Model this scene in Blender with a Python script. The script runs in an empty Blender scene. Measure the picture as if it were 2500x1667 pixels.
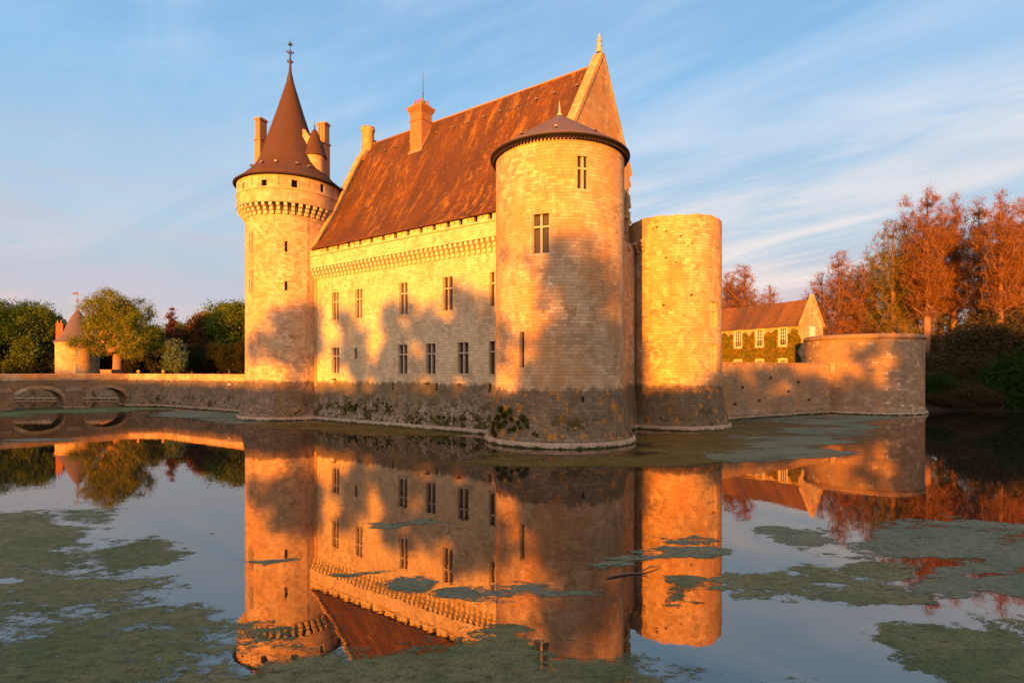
import bpy, math, random
import numpy as np
from mathutils import Vector, Matrix
PI = math.pi
D2R = math.radians
scene = bpy.context.scene
# ------------------------------------------------------------------ camera, sky, sun, exposure
EYE = 5.9
cam = bpy.data.cameras.new('camera'); camo = bpy.data.objects.new('camera', cam)
scene.collection.objects.link(camo); scene.camera = camo
camo.location = (0, 0, EYE); camo.rotation_euler = (PI/2, 0, 0)
cam.sensor_width = 36; cam.lens = 20.0; cam.shift_y = 0.0286
cam.clip_start = 0.2; cam.clip_end = 6000

SUN_EL = D2R(2.8)
SDX, SDY = 0.342, 0.940            # horizontal direction in which the sunlight travels
sl = bpy.data.lights.new('sun', 'SUN'); so = bpy.data.objects.new('sun', sl)
scene.collection.objects.link(so)
sl.energy = 5.0; sl.angle = D2R(0.6); sl.color = (1.0, 0.35, 0.015)
sdir = Vector((SDX*math.cos(SUN_EL), SDY*math.cos(SUN_EL), -math.sin(SUN_EL)))
so.rotation_euler = sdir.to_track_quat('-Z', 'Y').to_euler()
so.location = (-60, -160, 60)

world = bpy.data.worlds.new('World'); scene.world = world; world.use_nodes = True
def build_world():
    nt = world.node_tree; nt.nodes.clear()
    L = nt.links.new
    out = nt.nodes.new('ShaderNodeOutputWorld'); bg = nt.nodes.new('ShaderNodeBackground')
    L(bg.outputs[0], out.inputs[0])
    sky = nt.nodes.new('ShaderNodeTexSky'); sky.sky_type = 'NISHITA'; sky.sun_disc = False
    sky.sun_elevation = SUN_EL
    sky.sun_rotation = math.atan2(-SDX, -SDY)      # sun stands behind the camera, to the left
    sky.altitude = 100; sky.air_density = 1.0; sky.dust_density = 1.2; sky.ozone_density = 2.0
    tc = nt.nodes.new('ShaderNodeTexCoord')
    sep = nt.nodes.new('ShaderNodeSeparateXYZ'); L(tc.outputs['Generated'], sep.inputs[0])
    def M(op, a, b=None, c=None):
        n = nt.nodes.new('ShaderNodeMath'); n.operation = op
        for i, v in enumerate((a, b, c)):
            if v is None: continue
            if isinstance(v, (int, float)): n.inputs[i].default_value = v
            else: L(v, n.inputs[i])
        return n.outputs[0]
    z = sep.outputs[2]
    zc = M('ADD', M('MAXIMUM', z, 0.0), 0.10)
    cx = M('DIVIDE', sep.outputs[0], zc); cy = M('DIVIDE', sep.outputs[1], zc)
    comb = nt.nodes.new('ShaderNodeCombineXYZ'); L(cx, comb.inputs[0]); L(cy, comb.inputs[1])
    def noise(sc, rot, strch, detail=6, rough=0.55, dist=0.6, off=0.0):
        mp = nt.nodes.new('ShaderNodeMapping'); L(comb.outputs[0], mp.inputs[0])
        mp.inputs['Rotation'].default_value = (0, 0, D2R(rot))
        m0 = mp; mp = nt.nodes.new('ShaderNodeMapping'); L(m0.outputs[0], mp.inputs[0])
        mp.inputs['Scale'].default_value = (sc/strch, sc, 1); mp.inputs['Location'].default_value = (off, off*0.7, 0)
        n = nt.nodes.new('ShaderNodeTexNoise'); L(mp.outputs[0], n.inputs['Vector'])
        n.inputs['Scale'].default_value = 1.0; n.inputs['Detail'].default_value = detail
        n.inputs['Roughness'].default_value = rough; n.inputs['Distortion'].default_value = dist
        return n.outputs[0]
    def ss(v, a, b):
        n = nt.nodes.new('ShaderNodeMapRange'); n.interpolation_type = 'SMOOTHSTEP'
        L(v, n.inputs[0]); n.inputs[1].default_value = a; n.inputs[2].default_value = b
        return n.outputs[0]
    big = noise(0.50, 30, 1.8, 4, 0.5, 0.3, 3.1)
    streak = noise(1.25, 34, 2.6, 7, 0.60, 1.3, 1.3)
    fine = noise(3.6, 46, 5.0, 6, 0.62, 0.8, 7.7)
    c1 = M('MULTIPLY', ss(big, 0.32, 0.66), ss(M('ADD', streak, M('MULTIPLY', M('SUBTRACT', fine, 0.5), 0.36)), 0.34, 0.72))
    side = ss(sep.outputs[0], -0.55, 0.55)          # the right half of the sky is milkier
    cl = M('MULTIPLY', c1, M('ADD', M('MULTIPLY', side, 0.55), 0.40))
    low = M('SUBTRACT', 1.0, ss(z, 0.0, 0.42))
    veil = M('MULTIPLY', low, M('ADD', 0.22, M('MULTIPLY', ss(streak, 0.35, 0.65), 0.38)))
    cl = M('MINIMUM', M('ADD', cl, M('MULTIPLY', veil, M('ADD', 0.7, M('MULTIPLY', side, 0.5)))), 0.88)
    # colour of the cloud: pink and lavender low down, creamy white higher up
    cr = nt.nodes.new('ShaderNodeValToRGB'); L(z, cr.inputs[0])
    e = cr.color_ramp.elements
    e[0].position = 0.0; e[0].color = (0.92, 0.55, 0.40, 1)
    e[1].position = 0.5; e[1].color = (0.74, 0.80, 0.92, 1)
    for p, c in ((0.06, (0.76, 0.56, 0.54, 1)), (0.13, (0.56, 0.50, 0.56, 1)), (0.22, (0.70, 0.66, 0.72, 1)), (0.33, (0.86, 0.80, 0.82, 1))):
        k = e.new(p); k.color = c
    # the clear sky: the Nishita sky graded to the deep clean blue of the evening
    gr = nt.nodes.new('ShaderNodeValToRGB'); L(z, gr.inputs[0])
    e = gr.color_ramp.elements
    e[0].position = 0.0; e[0].color = (0.74, 0.56, 0.50, 1)
    e[1].position = 0.75; e[1].color = (0.20, 0.38, 0.72, 1)
    for p, c in ((0.08, (0.56, 0.56, 0.62, 1)), (0.20, (0.44, 0.62, 0.80, 1)), (0.42, (0.28, 0.55, 0.88, 1))):
        k = e.new(p); k.color = c
    skm = nt.nodes.new('ShaderNodeMix'); skm.data_type = 'RGBA'
    scl = nt.nodes.new('ShaderNodeVectorMath'); scl.operation = 'SCALE'
    L(sky.outputs[0], scl.inputs[0]); scl.inputs['Scale'].default_value = 0.10
    skm.inputs[0].default_value = 0.80
    L(scl.outputs[0], skm.inputs[6]); L(gr.outputs[0], skm.inputs[7])
    mx = nt.nodes.new('ShaderNodeMix'); mx.data_type = 'RGBA'
    L(cl, mx.inputs[0]); L(skm.outputs[2], mx.inputs[6]); L(cr.outputs[0], mx.inputs[7])
    bz = M('SUBTRACT', z, M('MULTIPLY', M('MAXIMUM', sep.outputs[0], -0.15), 0.16))
    cb = nt.nodes.new('ShaderNodeCombineXYZ'); L(M('MULTIPLY', sep.outputs[0], 2.2), cb.inputs[0]); L(M('MULTIPLY', bz, 17.0), cb.inputs[1]); L(sep.outputs[1], cb.inputs[2])
    bn = nt.nodes.new('ShaderNodeTexNoise'); L(cb.outputs[0], bn.inputs['Vector']); bn.inputs['Scale'].default_value = 1.0; bn.inputs['Detail'].default_value = 6
    bn.inputs['Roughness'].default_value = 0.55; bn.inputs['Distortion'].default_value = 0.5
    band = M('MULTIPLY', ss(bn.outputs[0], 0.40, 0.62), M('MULTIPLY', ss(z, 0.02, 0.10), M('SUBTRACT', 1.0, ss(z, 0.20, 0.36))))
    bc = nt.nodes.new('ShaderNodeMix'); bc.data_type = 'RGBA'; L(ss(sep.outputs[0], -0.25, 0.35), bc.inputs[0])
    bc.inputs[6].default_value = (0.50, 0.50, 0.60, 1); bc.inputs[7].default_value = (0.92, 0.78, 0.72, 1)
    m2 = nt.nodes.new('ShaderNodeMix'); m2.data_type = 'RGBA'; L(M('MULTIPLY', band, 0.62), m2.inputs[0]); L(mx.outputs[2], m2.inputs[6]); L(bc.outputs[2], m2.inputs[7]); mx = m2
    dk = nt.nodes.new('ShaderNodeMix'); dk.data_type = 'RGBA'; dk.blend_type = 'MULTIPLY'; dk.inputs[0].default_value = 1.0
    L(mx.outputs[2], dk.inputs[6]); dk.inputs[7].default_value = (0.96, 0.95, 0.92, 1); mx = dk
    # extra warm glow added to the unseen sky round the sun, to brighten the shade
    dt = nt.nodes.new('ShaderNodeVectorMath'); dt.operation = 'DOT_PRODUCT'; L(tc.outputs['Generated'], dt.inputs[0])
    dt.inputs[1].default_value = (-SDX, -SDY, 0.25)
    gl = M('MULTIPLY', M('POWER', M('MAXIMUM', dt.outputs['Value'], 0.0), 2.0), FILL_GLOW)
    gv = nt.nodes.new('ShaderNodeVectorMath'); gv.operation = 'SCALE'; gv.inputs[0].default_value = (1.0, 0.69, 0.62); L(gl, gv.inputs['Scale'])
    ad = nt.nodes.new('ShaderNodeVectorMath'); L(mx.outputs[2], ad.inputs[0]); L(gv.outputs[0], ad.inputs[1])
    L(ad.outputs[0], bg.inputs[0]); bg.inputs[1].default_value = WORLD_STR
WORLD_STR = 0.325
FILL_GLOW = 1.55
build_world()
vs = scene.view_settings
vs.view_transform = 'Standard'; vs.look = 'None'; vs.exposure = 1.92; vs.gamma = 1.0
scene.cycles.max_bounces = 6; scene.cycles.diffuse_bounces = 2; scene.cycles.glossy_bounces = 3
scene.cycles.transparent_max_bounces = 6; scene.cycles.caustics_reflective = False

# ------------------------------------------------------------------ objects: linking and tagging
C = scene.collection
def tag(o, label=None, cat=None, group=None, kind=None):
    if label: o['label'] = label
    if cat: o['category'] = cat
    if group: o['group'] = group
    if kind: o['kind'] = kind
    return o
def empty(name, loc=(0, 0, 0), rz=0.0, **k):
    o = bpy.data.objects.new(name, None); C.objects.link(o)
    o.location = loc; o.rotation_euler = (0, 0, rz); o.empty_display_size = 0.5
    return tag(o, **k)
def copy_tree(o, parent=None):
    c = o.copy(); C.objects.link(c)
    if parent is not None: c.parent = parent
    for ch in list(o.children): copy_tree(ch, c)
    return c

class MB:
    """collects faces of one mesh; uv in metres"""
    def __init__(s): s.v = []; s.f = []; s.uv = []; s.sm = []
    def add(s, vs, fs, uvs=None, smooth=False):
        b = len(s.v); s.v += [tuple(p) for p in vs]
        for i, f in enumerate(fs):
            s.f.append(tuple(b+k for k in f)); s.uv.append(uvs[i] if uvs else None); s.sm.append(smooth)
        return s
    def box(s, x0, x1, y0, y1, z0, z1, M=None):
        vs = [Vector((x, y, z)) for z in (z0, z1) for y in (y0, y1) for x in (x0, x1)]
        if M is not None: vs = [M @ p for p in vs]
        return s.add(vs, [(0, 2, 3, 1), (4, 5, 7, 6), (0, 1, 5, 4), (2, 6, 7, 3), (0, 4, 6, 2), (1, 3, 7, 5)])
    def prism(s, poly, a, b, axis='x'):
        """poly = (p,q) list; extruded along axis from a to b"""
        def P(t, p):
            return {'x': (t, p[0], p[1]), 'y': (p[0], t, p[1]), 'z': (p[0], p[1], t)}[axis]
        n = len(poly)
        vs = [P(a, p) for p in poly]+[P(b, p) for p in poly]
        fs = [tuple(range(n))[::-1], tuple(range(n, 2*n))]+[(i, (i+1) % n, n+(i+1) % n, n+i) for i in range(n)]
        return s.add(vs, fs)
    def lathe(s, prof, n=32, c=(0, 0), a0=0, a1=2*PI, smooth=True, uvr=None):
        full = abs(a1-a0-2*PI) < 1e-6
        cols = n if full else n+1
        vs = []
        for i in range(cols):
            a = a0+(a1-a0)*i/n
            for r, z in prof: vs.append((c[0]+r*math.cos(a), c[1]+r*math.sin(a), z))
        m = len(prof); fs = []; uvs = []
        rr = uvr or max(r for r, z in prof)
        d = [0]
        for (r0, z0), (r1, z1) in zip(prof, prof[1:]): d.append(d[-1]+math.hypot(r1-r0, z1-z0))
        for i in range(n):
            j = (i+1) % cols
            for k in range(m-1):
                q = [(i, k), (j, k), (j, k+1), (i, k+1)]
                uq = [(i, k), (i+1, k), (i+1, k+1), (i, k+1)]
                ids = [x*m+y for x, y in q]
                keep = [t for t in range(4)]
                if prof[k][0] < 1e-6: keep = [0, 2, 3]
                if prof[k+1][0] < 1e-6: keep = [0, 1, 2]
                fs.append(tuple(ids[t] for t in keep))
                uvs.append([((a0+(a1-a0)*uq[t][0]/n)*rr, prof[0][1]+d[uq[t][1]]) for t in keep])
        return s.add(vs, fs, uvs, smooth)
    def build(s, name, mat, parent=None, loc=None, rz=None):
        me = bpy.data.meshes.new(name); me.from_pydata(s.v, [], s.f)
        uvl = me.uv_layers.new(name='UVMap')
        flat = []
        V = s.v
        for f, uv in zip(s.f, s.uv):
            if uv is not None:
                for u in uv: flat += [u[0], u[1]]
            else:
                a = Vector(V[f[0]]); b = Vector(V[f[1]]); c = Vector(V[f[2]]); n = (b-a).cross(c-a)
                if len(f) > 3: n = n+(c-a).cross(Vector(V[f[3]])-a)
                ax = [abs(t) for t in n]
                for k in f:
                    p = V[k]
                    if ax[2] > 1.3*max(ax[0], ax[1]): flat += [p[0], p[1]]
                    elif ax[0] > ax[1]: flat += [p[1]+0.37, p[2]]
                    else: flat += [p[0], p[2]]
        uvl.data.foreach_set('uv', flat)
        me.polygons.foreach_set('use_smooth', s.sm)
        me.materials.append(mat); me.update()
        o = bpy.data.objects.new(name, me); C.objects.link(o)
        if parent is not None: o.parent = parent
        if loc is not None: o.location = loc
        if rz is not None: o.rotation_euler = (0, 0, rz)
        return o

def np_mesh(name, verts, quads, mat, parent=None, tris=None, smooth=False):
    me = bpy.data.meshes.new(name)
    verts = np.asarray(verts, dtype=np.float32)
    loops = []; starts = []; n = 0
    if quads is not None and len(quads):
        q = np.asarray(quads, dtype=np.int32); loops.append(q.ravel()); starts.append(np.arange(len(q))*4); n += 4*len(q)
    if tris is not None and len(tris):
        t = np.asarray(tris, dtype=np.int32); loops.append(t.ravel()); starts.append(n+np.arange(len(t))*3)
    loops = np.concatenate(loops); starts = np.concatenate(starts).astype(np.int32)
    me.vertices.add(len(verts)); me.vertices.foreach_set('co', verts.ravel())
    me.loops.add(len(loops)); me.loops.foreach_set('vertex_index', loops)
    me.polygons.add(len(starts)); me.polygons.foreach_set('loop_start', starts)
    if smooth: me.polygons.foreach_set('use_smooth', np.ones(len(starts), dtype=bool))
    me.materials.append(mat); me.update(); me.validate()
    o = bpy.data.objects.new(name, me); C.objects.link(o)
    if parent is not None: o.parent = parent
    return o

def wall_grid(mb, mapf, us, zs, holes, inset=0.45, smooth=True, back=False, uvs_=1.0):
    """a wall surface mapf(u,z,d) with rectangular openings (u0,u1,z0,z1) and their reveals"""
    us = sorted(set([round(u, 4) for u in us]+[round(h[k], 4) for h in holes for k in (0, 1)]))
    zs = sorted(set([round(z, 4) for z in zs]+[round(h[k], 4) for h in holes for k in (2, 3)]))
    idx = {}; vs = []
    def vid(i, k):
        if (i, k) not in idx: idx[(i, k)] = len(vs); vs.append(mapf(us[i], zs[k], 0.0))
        return idx[(i, k)]
    fs = []; uv = []
    for i in range(len(us)-1):
        um = (us[i]+us[i+1])/2
        for k in range(len(zs)-1):
            zm = (zs[k]+zs[k+1])/2
            if any(h[0] < um < h[1] and h[2] < zm < h[3] for h in holes): continue
            fs.append((vid(i, k), vid(i+1, k), vid(i+1, k+1), vid(i, k+1)))
            uv.append([(us[i], zs[k]), (us[i+1], zs[k]), (us[i+1], zs[k+1]), (us[i], zs[k+1])])
    mb.add(vs, fs, uv, smooth)
    for u0, u1, z0, z1 in holes:
        o = [mapf(u0, z0, 0), mapf(u1, z0, 0), mapf(u1, z1, 0), mapf(u0, z1, 0)]
        n = [mapf(u0, z0, inset), mapf(u1, z0, inset), mapf(u1, z1, inset), mapf(u0, z1, inset)]
        W = u1-u0; H = z1-z0
        mb.add(o+n, [(1, 0, 4, 5), (2, 1, 5, 6), (3, 2, 6, 7), (0, 3, 7, 4)],
               [[(u1, 0), (u0, 0), (u0, inset), (u1, inset)], [(0, z1), (0, z0), (inset, z0), (inset, z1)],
                [(u0, 0), (u1, 0), (u1, inset), (u0, inset)], [(0, z0), (0, z1), (inset, z1), (inset, z0)]])

# ------------------------------------------------------------------ materials
class NT:
    def __init__(s, name):
        s.m = bpy.data.materials.new(name); s.m.use_nodes = True; s.nt = s.m.node_tree; s.nt.nodes.clear()
        s.out = s.nt.nodes.new('ShaderNodeOutputMaterial'); s.tc = s.nt.nodes.new('ShaderNodeTexCoord')
        s.geo = s.nt.nodes.new('ShaderNodeNewGeometry')
    def L(s, a, b): s.nt.links.new(a, b)
    def setv(s, inp, v):
        if isinstance(v, bpy.types.NodeSocket): s.L(v, inp)
        elif isinstance(v, (tuple, list)) and len(v) == 3 and inp.type == 'RGBA': inp.default_value = (*v, 1)
        else: inp.default_value = v
    def math(s, op, a, b=0.0, clamp=False):
        n = s.nt.nodes.new('ShaderNodeMath'); n.operation = op; n.use_clamp = clamp
        s.setv(n.inputs[0], a); s.setv(n.inputs[1], b); return n.outputs[0]
    def mix(s, f, a, b, mode='MIX'):
        n = s.nt.nodes.new('ShaderNodeMix'); n.data_type = 'RGBA'; n.blend_type = mode
        s.setv(n.inputs[0], f); s.setv(n.inputs[6], a); s.setv(n.inputs[7], b); return n.outputs[2]
    def mapping(s, v, scale=(1, 1, 1), rot=(0, 0, 0), loc=(0, 0, 0)):
        n = s.nt.nodes.new('ShaderNodeMapping'); s.L(v, n.inputs[0])
        n.inputs['Scale'].default_value = scale; n.inputs['Rotation'].default_value = rot; n.inputs['Location'].default_value = loc
        return n.outputs[0]
    def noise(s, v, sc, detail=4, rough=0.55, dist=0.0):
        n = s.nt.nodes.new('ShaderNodeTexNoise'); s.L(v, n.inputs['Vector'])
        n.inputs['Scale'].default_value = sc; n.inputs['Detail'].default_value = detail
        n.inputs['Roughness'].default_value = rough; n.inputs['Distortion'].default_value = dist
        return n.outputs[0]
    def vor(s, v, sc, feat='F1', out=0):
        n = s.nt.nodes.new('ShaderNodeTexVoronoi'); n.feature = feat; s.L(v, n.inputs['Vector']); n.inputs['Scale'].default_value = sc
        return n.outputs[out]
    def brick(s, v, w, h, mortar=0.012, c1=(0, 0, 0), c2=(1, 1, 1), cm=(0.5, 0.5, 0.5), off=0.5, smooth=0.1):
        n = s.nt.nodes.new('ShaderNodeTexBrick'); s.L(v, n.inputs['Vector']); n.offset = off
        s.setv(n.inputs['Color1'], c1); s.setv(n.inputs['Color2'], c2); s.setv(n.inputs['Mortar'], cm)
        n.inputs['Scale'].default_value = 1; n.inputs['Mortar Size'].default_value = mortar
        n.inputs['Brick Width'].default_value = w; n.inputs['Row Height'].default_value = h
        n.inputs['Mortar Smooth'].default_value = smooth
        return n
    def ramp(s, f, stops):
        n = s.nt.nodes.new('ShaderNodeValToRGB'); s.L(f, n.inputs[0]); e = n.color_ramp.elements
        e[0].position = stops[0][0]; e[0].color = (*stops[0][1], 1); e[1].position = stops[-1][0]; e[1].color = (*stops[-1][1], 1)
        for p, c in stops[1:-1]: k = e.new(p); k.color = (*c, 1)
        return n.outputs[0]
    def ss(s, v, a, b):
        n = s.nt.nodes.new('ShaderNodeMapRange'); n.interpolation_type = 'SMOOTHSTEP'; s.setv(n.inputs[0], v)
        n.inputs[1].default_value = a; n.inputs[2].default_value = b; return n.outputs[0]
    def bump(s, h, st=0.5, d=0.02, nrm=None):
        n = s.nt.nodes.new('ShaderNodeBump'); n.inputs['Strength'].default_value = st; n.inputs['Distance'].default_value = d
        s.setv(n.inputs['Height'], h)
        if nrm is not None: s.L(nrm, n.inputs['Normal'])
        return n.outputs[0]
    def bsdf(s, col, rough=0.9, nrm=None, spec=0.3, metal=0.0):
        n = s.nt.nodes.new('ShaderNodeBsdfPrincipled'); s.setv(n.inputs['Base Color'], col); s.setv(n.inputs['Roughness'], rough)
        n.inputs['Specular IOR Level'].default_value = spec; n.inputs['Metallic'].default_value = metal
        if nrm is not None: s.L(nrm, n.inputs['Normal'])
        s.L(n.outputs[0], s.out.inputs[0]); return n
    def z(s):
        n = s.nt.nodes.new('ShaderNodeSeparateXYZ'); s.L(s.geo.outputs['Position'], n.inputs[0]); return n.outputs[2]
    def pos(s): return s.geo.outputs['Position']

def stone(name, w=0.62, h=0.31, ramp=None, dirt=0.5, base=None, lich=0.0, moss=0.0, white=0.0, seed=0.0, mortar=0.013, warm=0.3, tint=(1.0, 0.80, 0.555)):
    """ashlar limestone; base = height below which the wall is old grey rubble"""
    t = NT(name); uv = t.tc.outputs['UV']; P = t.mapping(t.pos(), loc=(seed, seed*1.7, 0))
    wob = t.noise(P, 1.3, 3)
    sx = t.nt.nodes.new('ShaderNodeSeparateXYZ'); t.L(uv, sx.inputs[0])
    row = t.math('FLOOR', t.math('DIVIDE', sx.outputs[1], h))
    cb = t.nt.nodes.new('ShaderNodeCombineXYZ'); t.L(t.math('MULTIPLY', sx.outputs[0], 0.9), cb.inputs[0]); t.L(t.math('MULTIPLY', row, 7.31), cb.inputs[1])
    wn = t.noise(cb.outputs[0], 1.0, 2, 0.5); wn2 = t.noise(t.mapping(uv, scale=(0.25, 0.0, 1)), 1.0, 2)
    cv = t.nt.nodes.new('ShaderNodeCombineXYZ'); t.L(t.math('ADD', sx.outputs[0], t.math('MULTIPLY', wn, w*1.5)), cv.inputs[0])
    t.L(t.math('ADD', sx.outputs[1], t.math('MULTIPLY', wn2, 0.0)), cv.inputs[1])
    bv = t.mapping(cv.outputs[0], loc=(seed*3.1, 0, 0))
    br = t.brick(bv, w, h, mortar, smooth=0.25)
    br2 = t.brick(t.mapping(uv, loc=(seed+4.3, 0, 0)), w, h*3, 0.0, off=0.37)
    rnd = t.math('ADD', t.math('MULTIPLY', br.outputs[0], 0.62), t.math('MULTIPLY', br2.outputs[0], 0.38))
    ramp = ramp or [(0.0, (0.30, 0.245, 0.175)), (0.35, (0.40, 0.335, 0.245)), (0.7, (0.47, 0.40, 0.30)), (1.0, (0.58, 0.505, 0.385))]
    col = t.ramp(rnd, ramp)
    big = t.noise(P, 0.16, 5, 0.6); med = t.noise(P, 0.9, 6, 0.62); fine = t.noise(P, 9, 4, 0.6)
    col = t.mix(t.math('MULTIPLY', t.ss(big, 0.42, 0.66), dirt), col, (0.22, 0.175, 0.125))
    col = t.mix(t.math('MULTIPLY', t.ss(med, 0.5, 0.72), warm), col, (0.36, 0.21, 0.09))
    big2 = t.noise(t.mapping(P, loc=(31, 7, 3), scale=(1, 1, 0.55)), 0.34, 6, 0.66)
    col = t.mix(t.math('MULTIPLY', t.ss(big2, 0.47, 0.62), min(0.8, warm*1.3)), col, (0.37, 0.215, 0.085))
    mott = t.math('MULTIPLY', t.ss(t.noise(t.mapping(P, loc=(3, 13, 23)), 0.45, 6, 0.7), 0.46, 0.60), t.ss(t.math('SUBTRACT', 1.0, rnd), 0.25, 0.75))
    col = t.mix(t.math('MULTIPLY', mott, min(0.85, 0.3+dirt)), col, (0.235, 0.185, 0.135))
    streak = t.noise(t.mapping(P, scale=(1.6, 1.6, 0.09)), 1.0, 5, 0.6)
    col = t.mix(t.math('MULTIPLY', t.ss(streak, 0.52, 0.74), dirt*0.8), col, (0.19, 0.155, 0.12))
    col = t.mix(t.math('MULTIPLY', t.math('SUBTRACT', fine, 0.5), 0.9), col, (0.75, 0.7, 0.62), 'OVERLAY')
    mort = br.outputs['Fac']
    col = t.mix(t.math('MULTIPLY', mort, 0.55), col, (0.20, 0.155, 0.11))
    hgt = t.math('ADD', t.math('MULTIPLY', t.math('SUBTRACT', 1, mort), 0.6), t.math('ADD', t.math('MULTIPLY', med, 0.6), t.math('MULTIPLY', fine, 0.35)))
    bd = 0.03
    if base is not None:
        z = t.z()
        zz = t.math('ADD', z, t.math('MULTIPLY', t.math('SUBTRACT', t.noise(t.mapping(P, scale=(1.8, 1.8, 0.35)), 0.8, 5, 0.65), 0.5), 1.5))
        low = t.math('SUBTRACT', 1, t.ss(zz, base-0.30, base+0.15))
        cell = t.vor(t.mapping(uv, scale=(1.0, 1.7, 1)), 4.2, 'F1', 1)
        cd = t.nt.nodes.new('ShaderNodeSeparateColor'); t.L(cell, cd.inputs[0])
        g = t.ramp(t.math('ADD', t.math('MULTIPLY', cd.outputs[0], 0.4), t.math('MULTIPLY', rnd, 0.6)),
                   [(0, (0.09, 0.076, 0.06)), (0.5, (0.15, 0.127, 0.102)), (1, (0.23, 0.196, 0.16))])
        g = t.mix(t.math('MULTIPLY', t.ss(big, 0.45, 0.6), 0.5), g, (0.12, 0.10, 0.055))
        g = t.mix(t.math('MULTIPLY', t.ss(med, 0.46, 0.62), 0.5), g, (0.085, 0.072, 0.058))
        g = t.mix(t.math('MULTIPLY', mort, 0.5), g, (0.07, 0.055, 0.045))
        n2 = t.noise(P, 2.3, 7, 0.7); n3 = t.noise(t.mapping(P, loc=(9, 4, 2)), 1.1, 7, 0.68)
        if white > 0:
            wz = t.math('MULTIPLY', t.ss(z, 0.2, 0.7), t.math('SUBTRACT', 1, t.ss(z, 1.8, 3.9)))
            rub = t.math('MULTIPLY', wz, t.ss(t.noise(P, 0.42, 6, 0.7), 0.46, 0.54))
            rv = t.vor(t.mapping(uv, scale=(1, 1.5, 1)), 3.4, 'DISTANCE_TO_EDGE', 0)
            rc = t.ramp(cd.outputs[0], [(0, (0.13, 0.11, 0.09)), (0.6, (0.26, 0.225, 0.19)), (1, (0.46, 0.41, 0.36))])
            rc = t.mix(t.math('SUBTRACT', 1, t.ss(rv, 0.0, 0.09)), rc, (0.04, 0.033, 0.025))
            g = t.mix(t.math('MULTIPLY', rub, white), g, rc)
            g = t.mix(t.math('MULTIPLY', wz, t.math('MULTIPLY', t.ss(n2, 0.59, 0.65), white*0.8)), g, (0.50, 0.45, 0.39))
        run = t.noise(t.mapping(P, loc=(5, 5, 0), scale=(0.9, 0.9, 0.14)), 1.0, 6, 0.65)
        g = t.mix(t.math('MULTIPLY', t.ss(run, 0.48, 0.66), 0.45), g, (0.17, 0.125, 0.04))
        if lich > 0:
            g = t.mix(t.math('MULTIPLY', t.ss(n3, 0.555, 0.625), lich), g, (0.40, 0.185, 0.025))
        if moss > 0:
            mz = t.math('SUBTRACT', 1, t.ss(z, 1.2, 2.8+moss))
            mn = t.noise(t.mapping(P, loc=(2, 8, 5), scale=(1, 1, 1.2)), 0.75, 8, 0.72)
            g = t.mix(t.math('MULTIPLY', mz, t.ss(mn, 0.57-0.04*moss, 0.60-0.04*moss)), g, t.mix(n2, (0.018, 0.016, 0.003), (0.075, 0.066, 0.010)))
        # plinth course at the water: pale limestone, green slime at its foot
        pl = t.math('SUBTRACT', 1, t.ss(t.math('ADD', z, t.math('MULTIPLY', t.math('SUBTRACT', n2, 0.5), 0.03)), 0.405, 0.425))
        pc = t.mix(t.math('ADD', t.math('MULTIPLY', rnd, 0.6), t.math('MULTIPLY', n2, 0.4)), (0.20, 0.17, 0.135), (0.44, 0.39, 0.32)); pc = t.mix(t.math('MULTIPLY', mort, 0.6), pc, (0.10, 0.08, 0.06))
        g = t.mix(pl, g, pc)
        sl_ = t.math('SUBTRACT', 1, t.ss(t.math('ADD', z, t.math('MULTIPLY', t.math('SUBTRACT', n2, 0.5), 0.7)), 0.05, 0.22))
        g = t.mix(sl_, g, (0.028, 0.030, 0.008))
        col = t.mix(low, col, g); bd = 0.04
    col = t.mix(1.0, col, tint, 'MULTIPLY')
    b = t.bump(hgt, 0.75, bd)
    t.bsdf(col, 0.92, b, 0.2)
    return t.m

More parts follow.
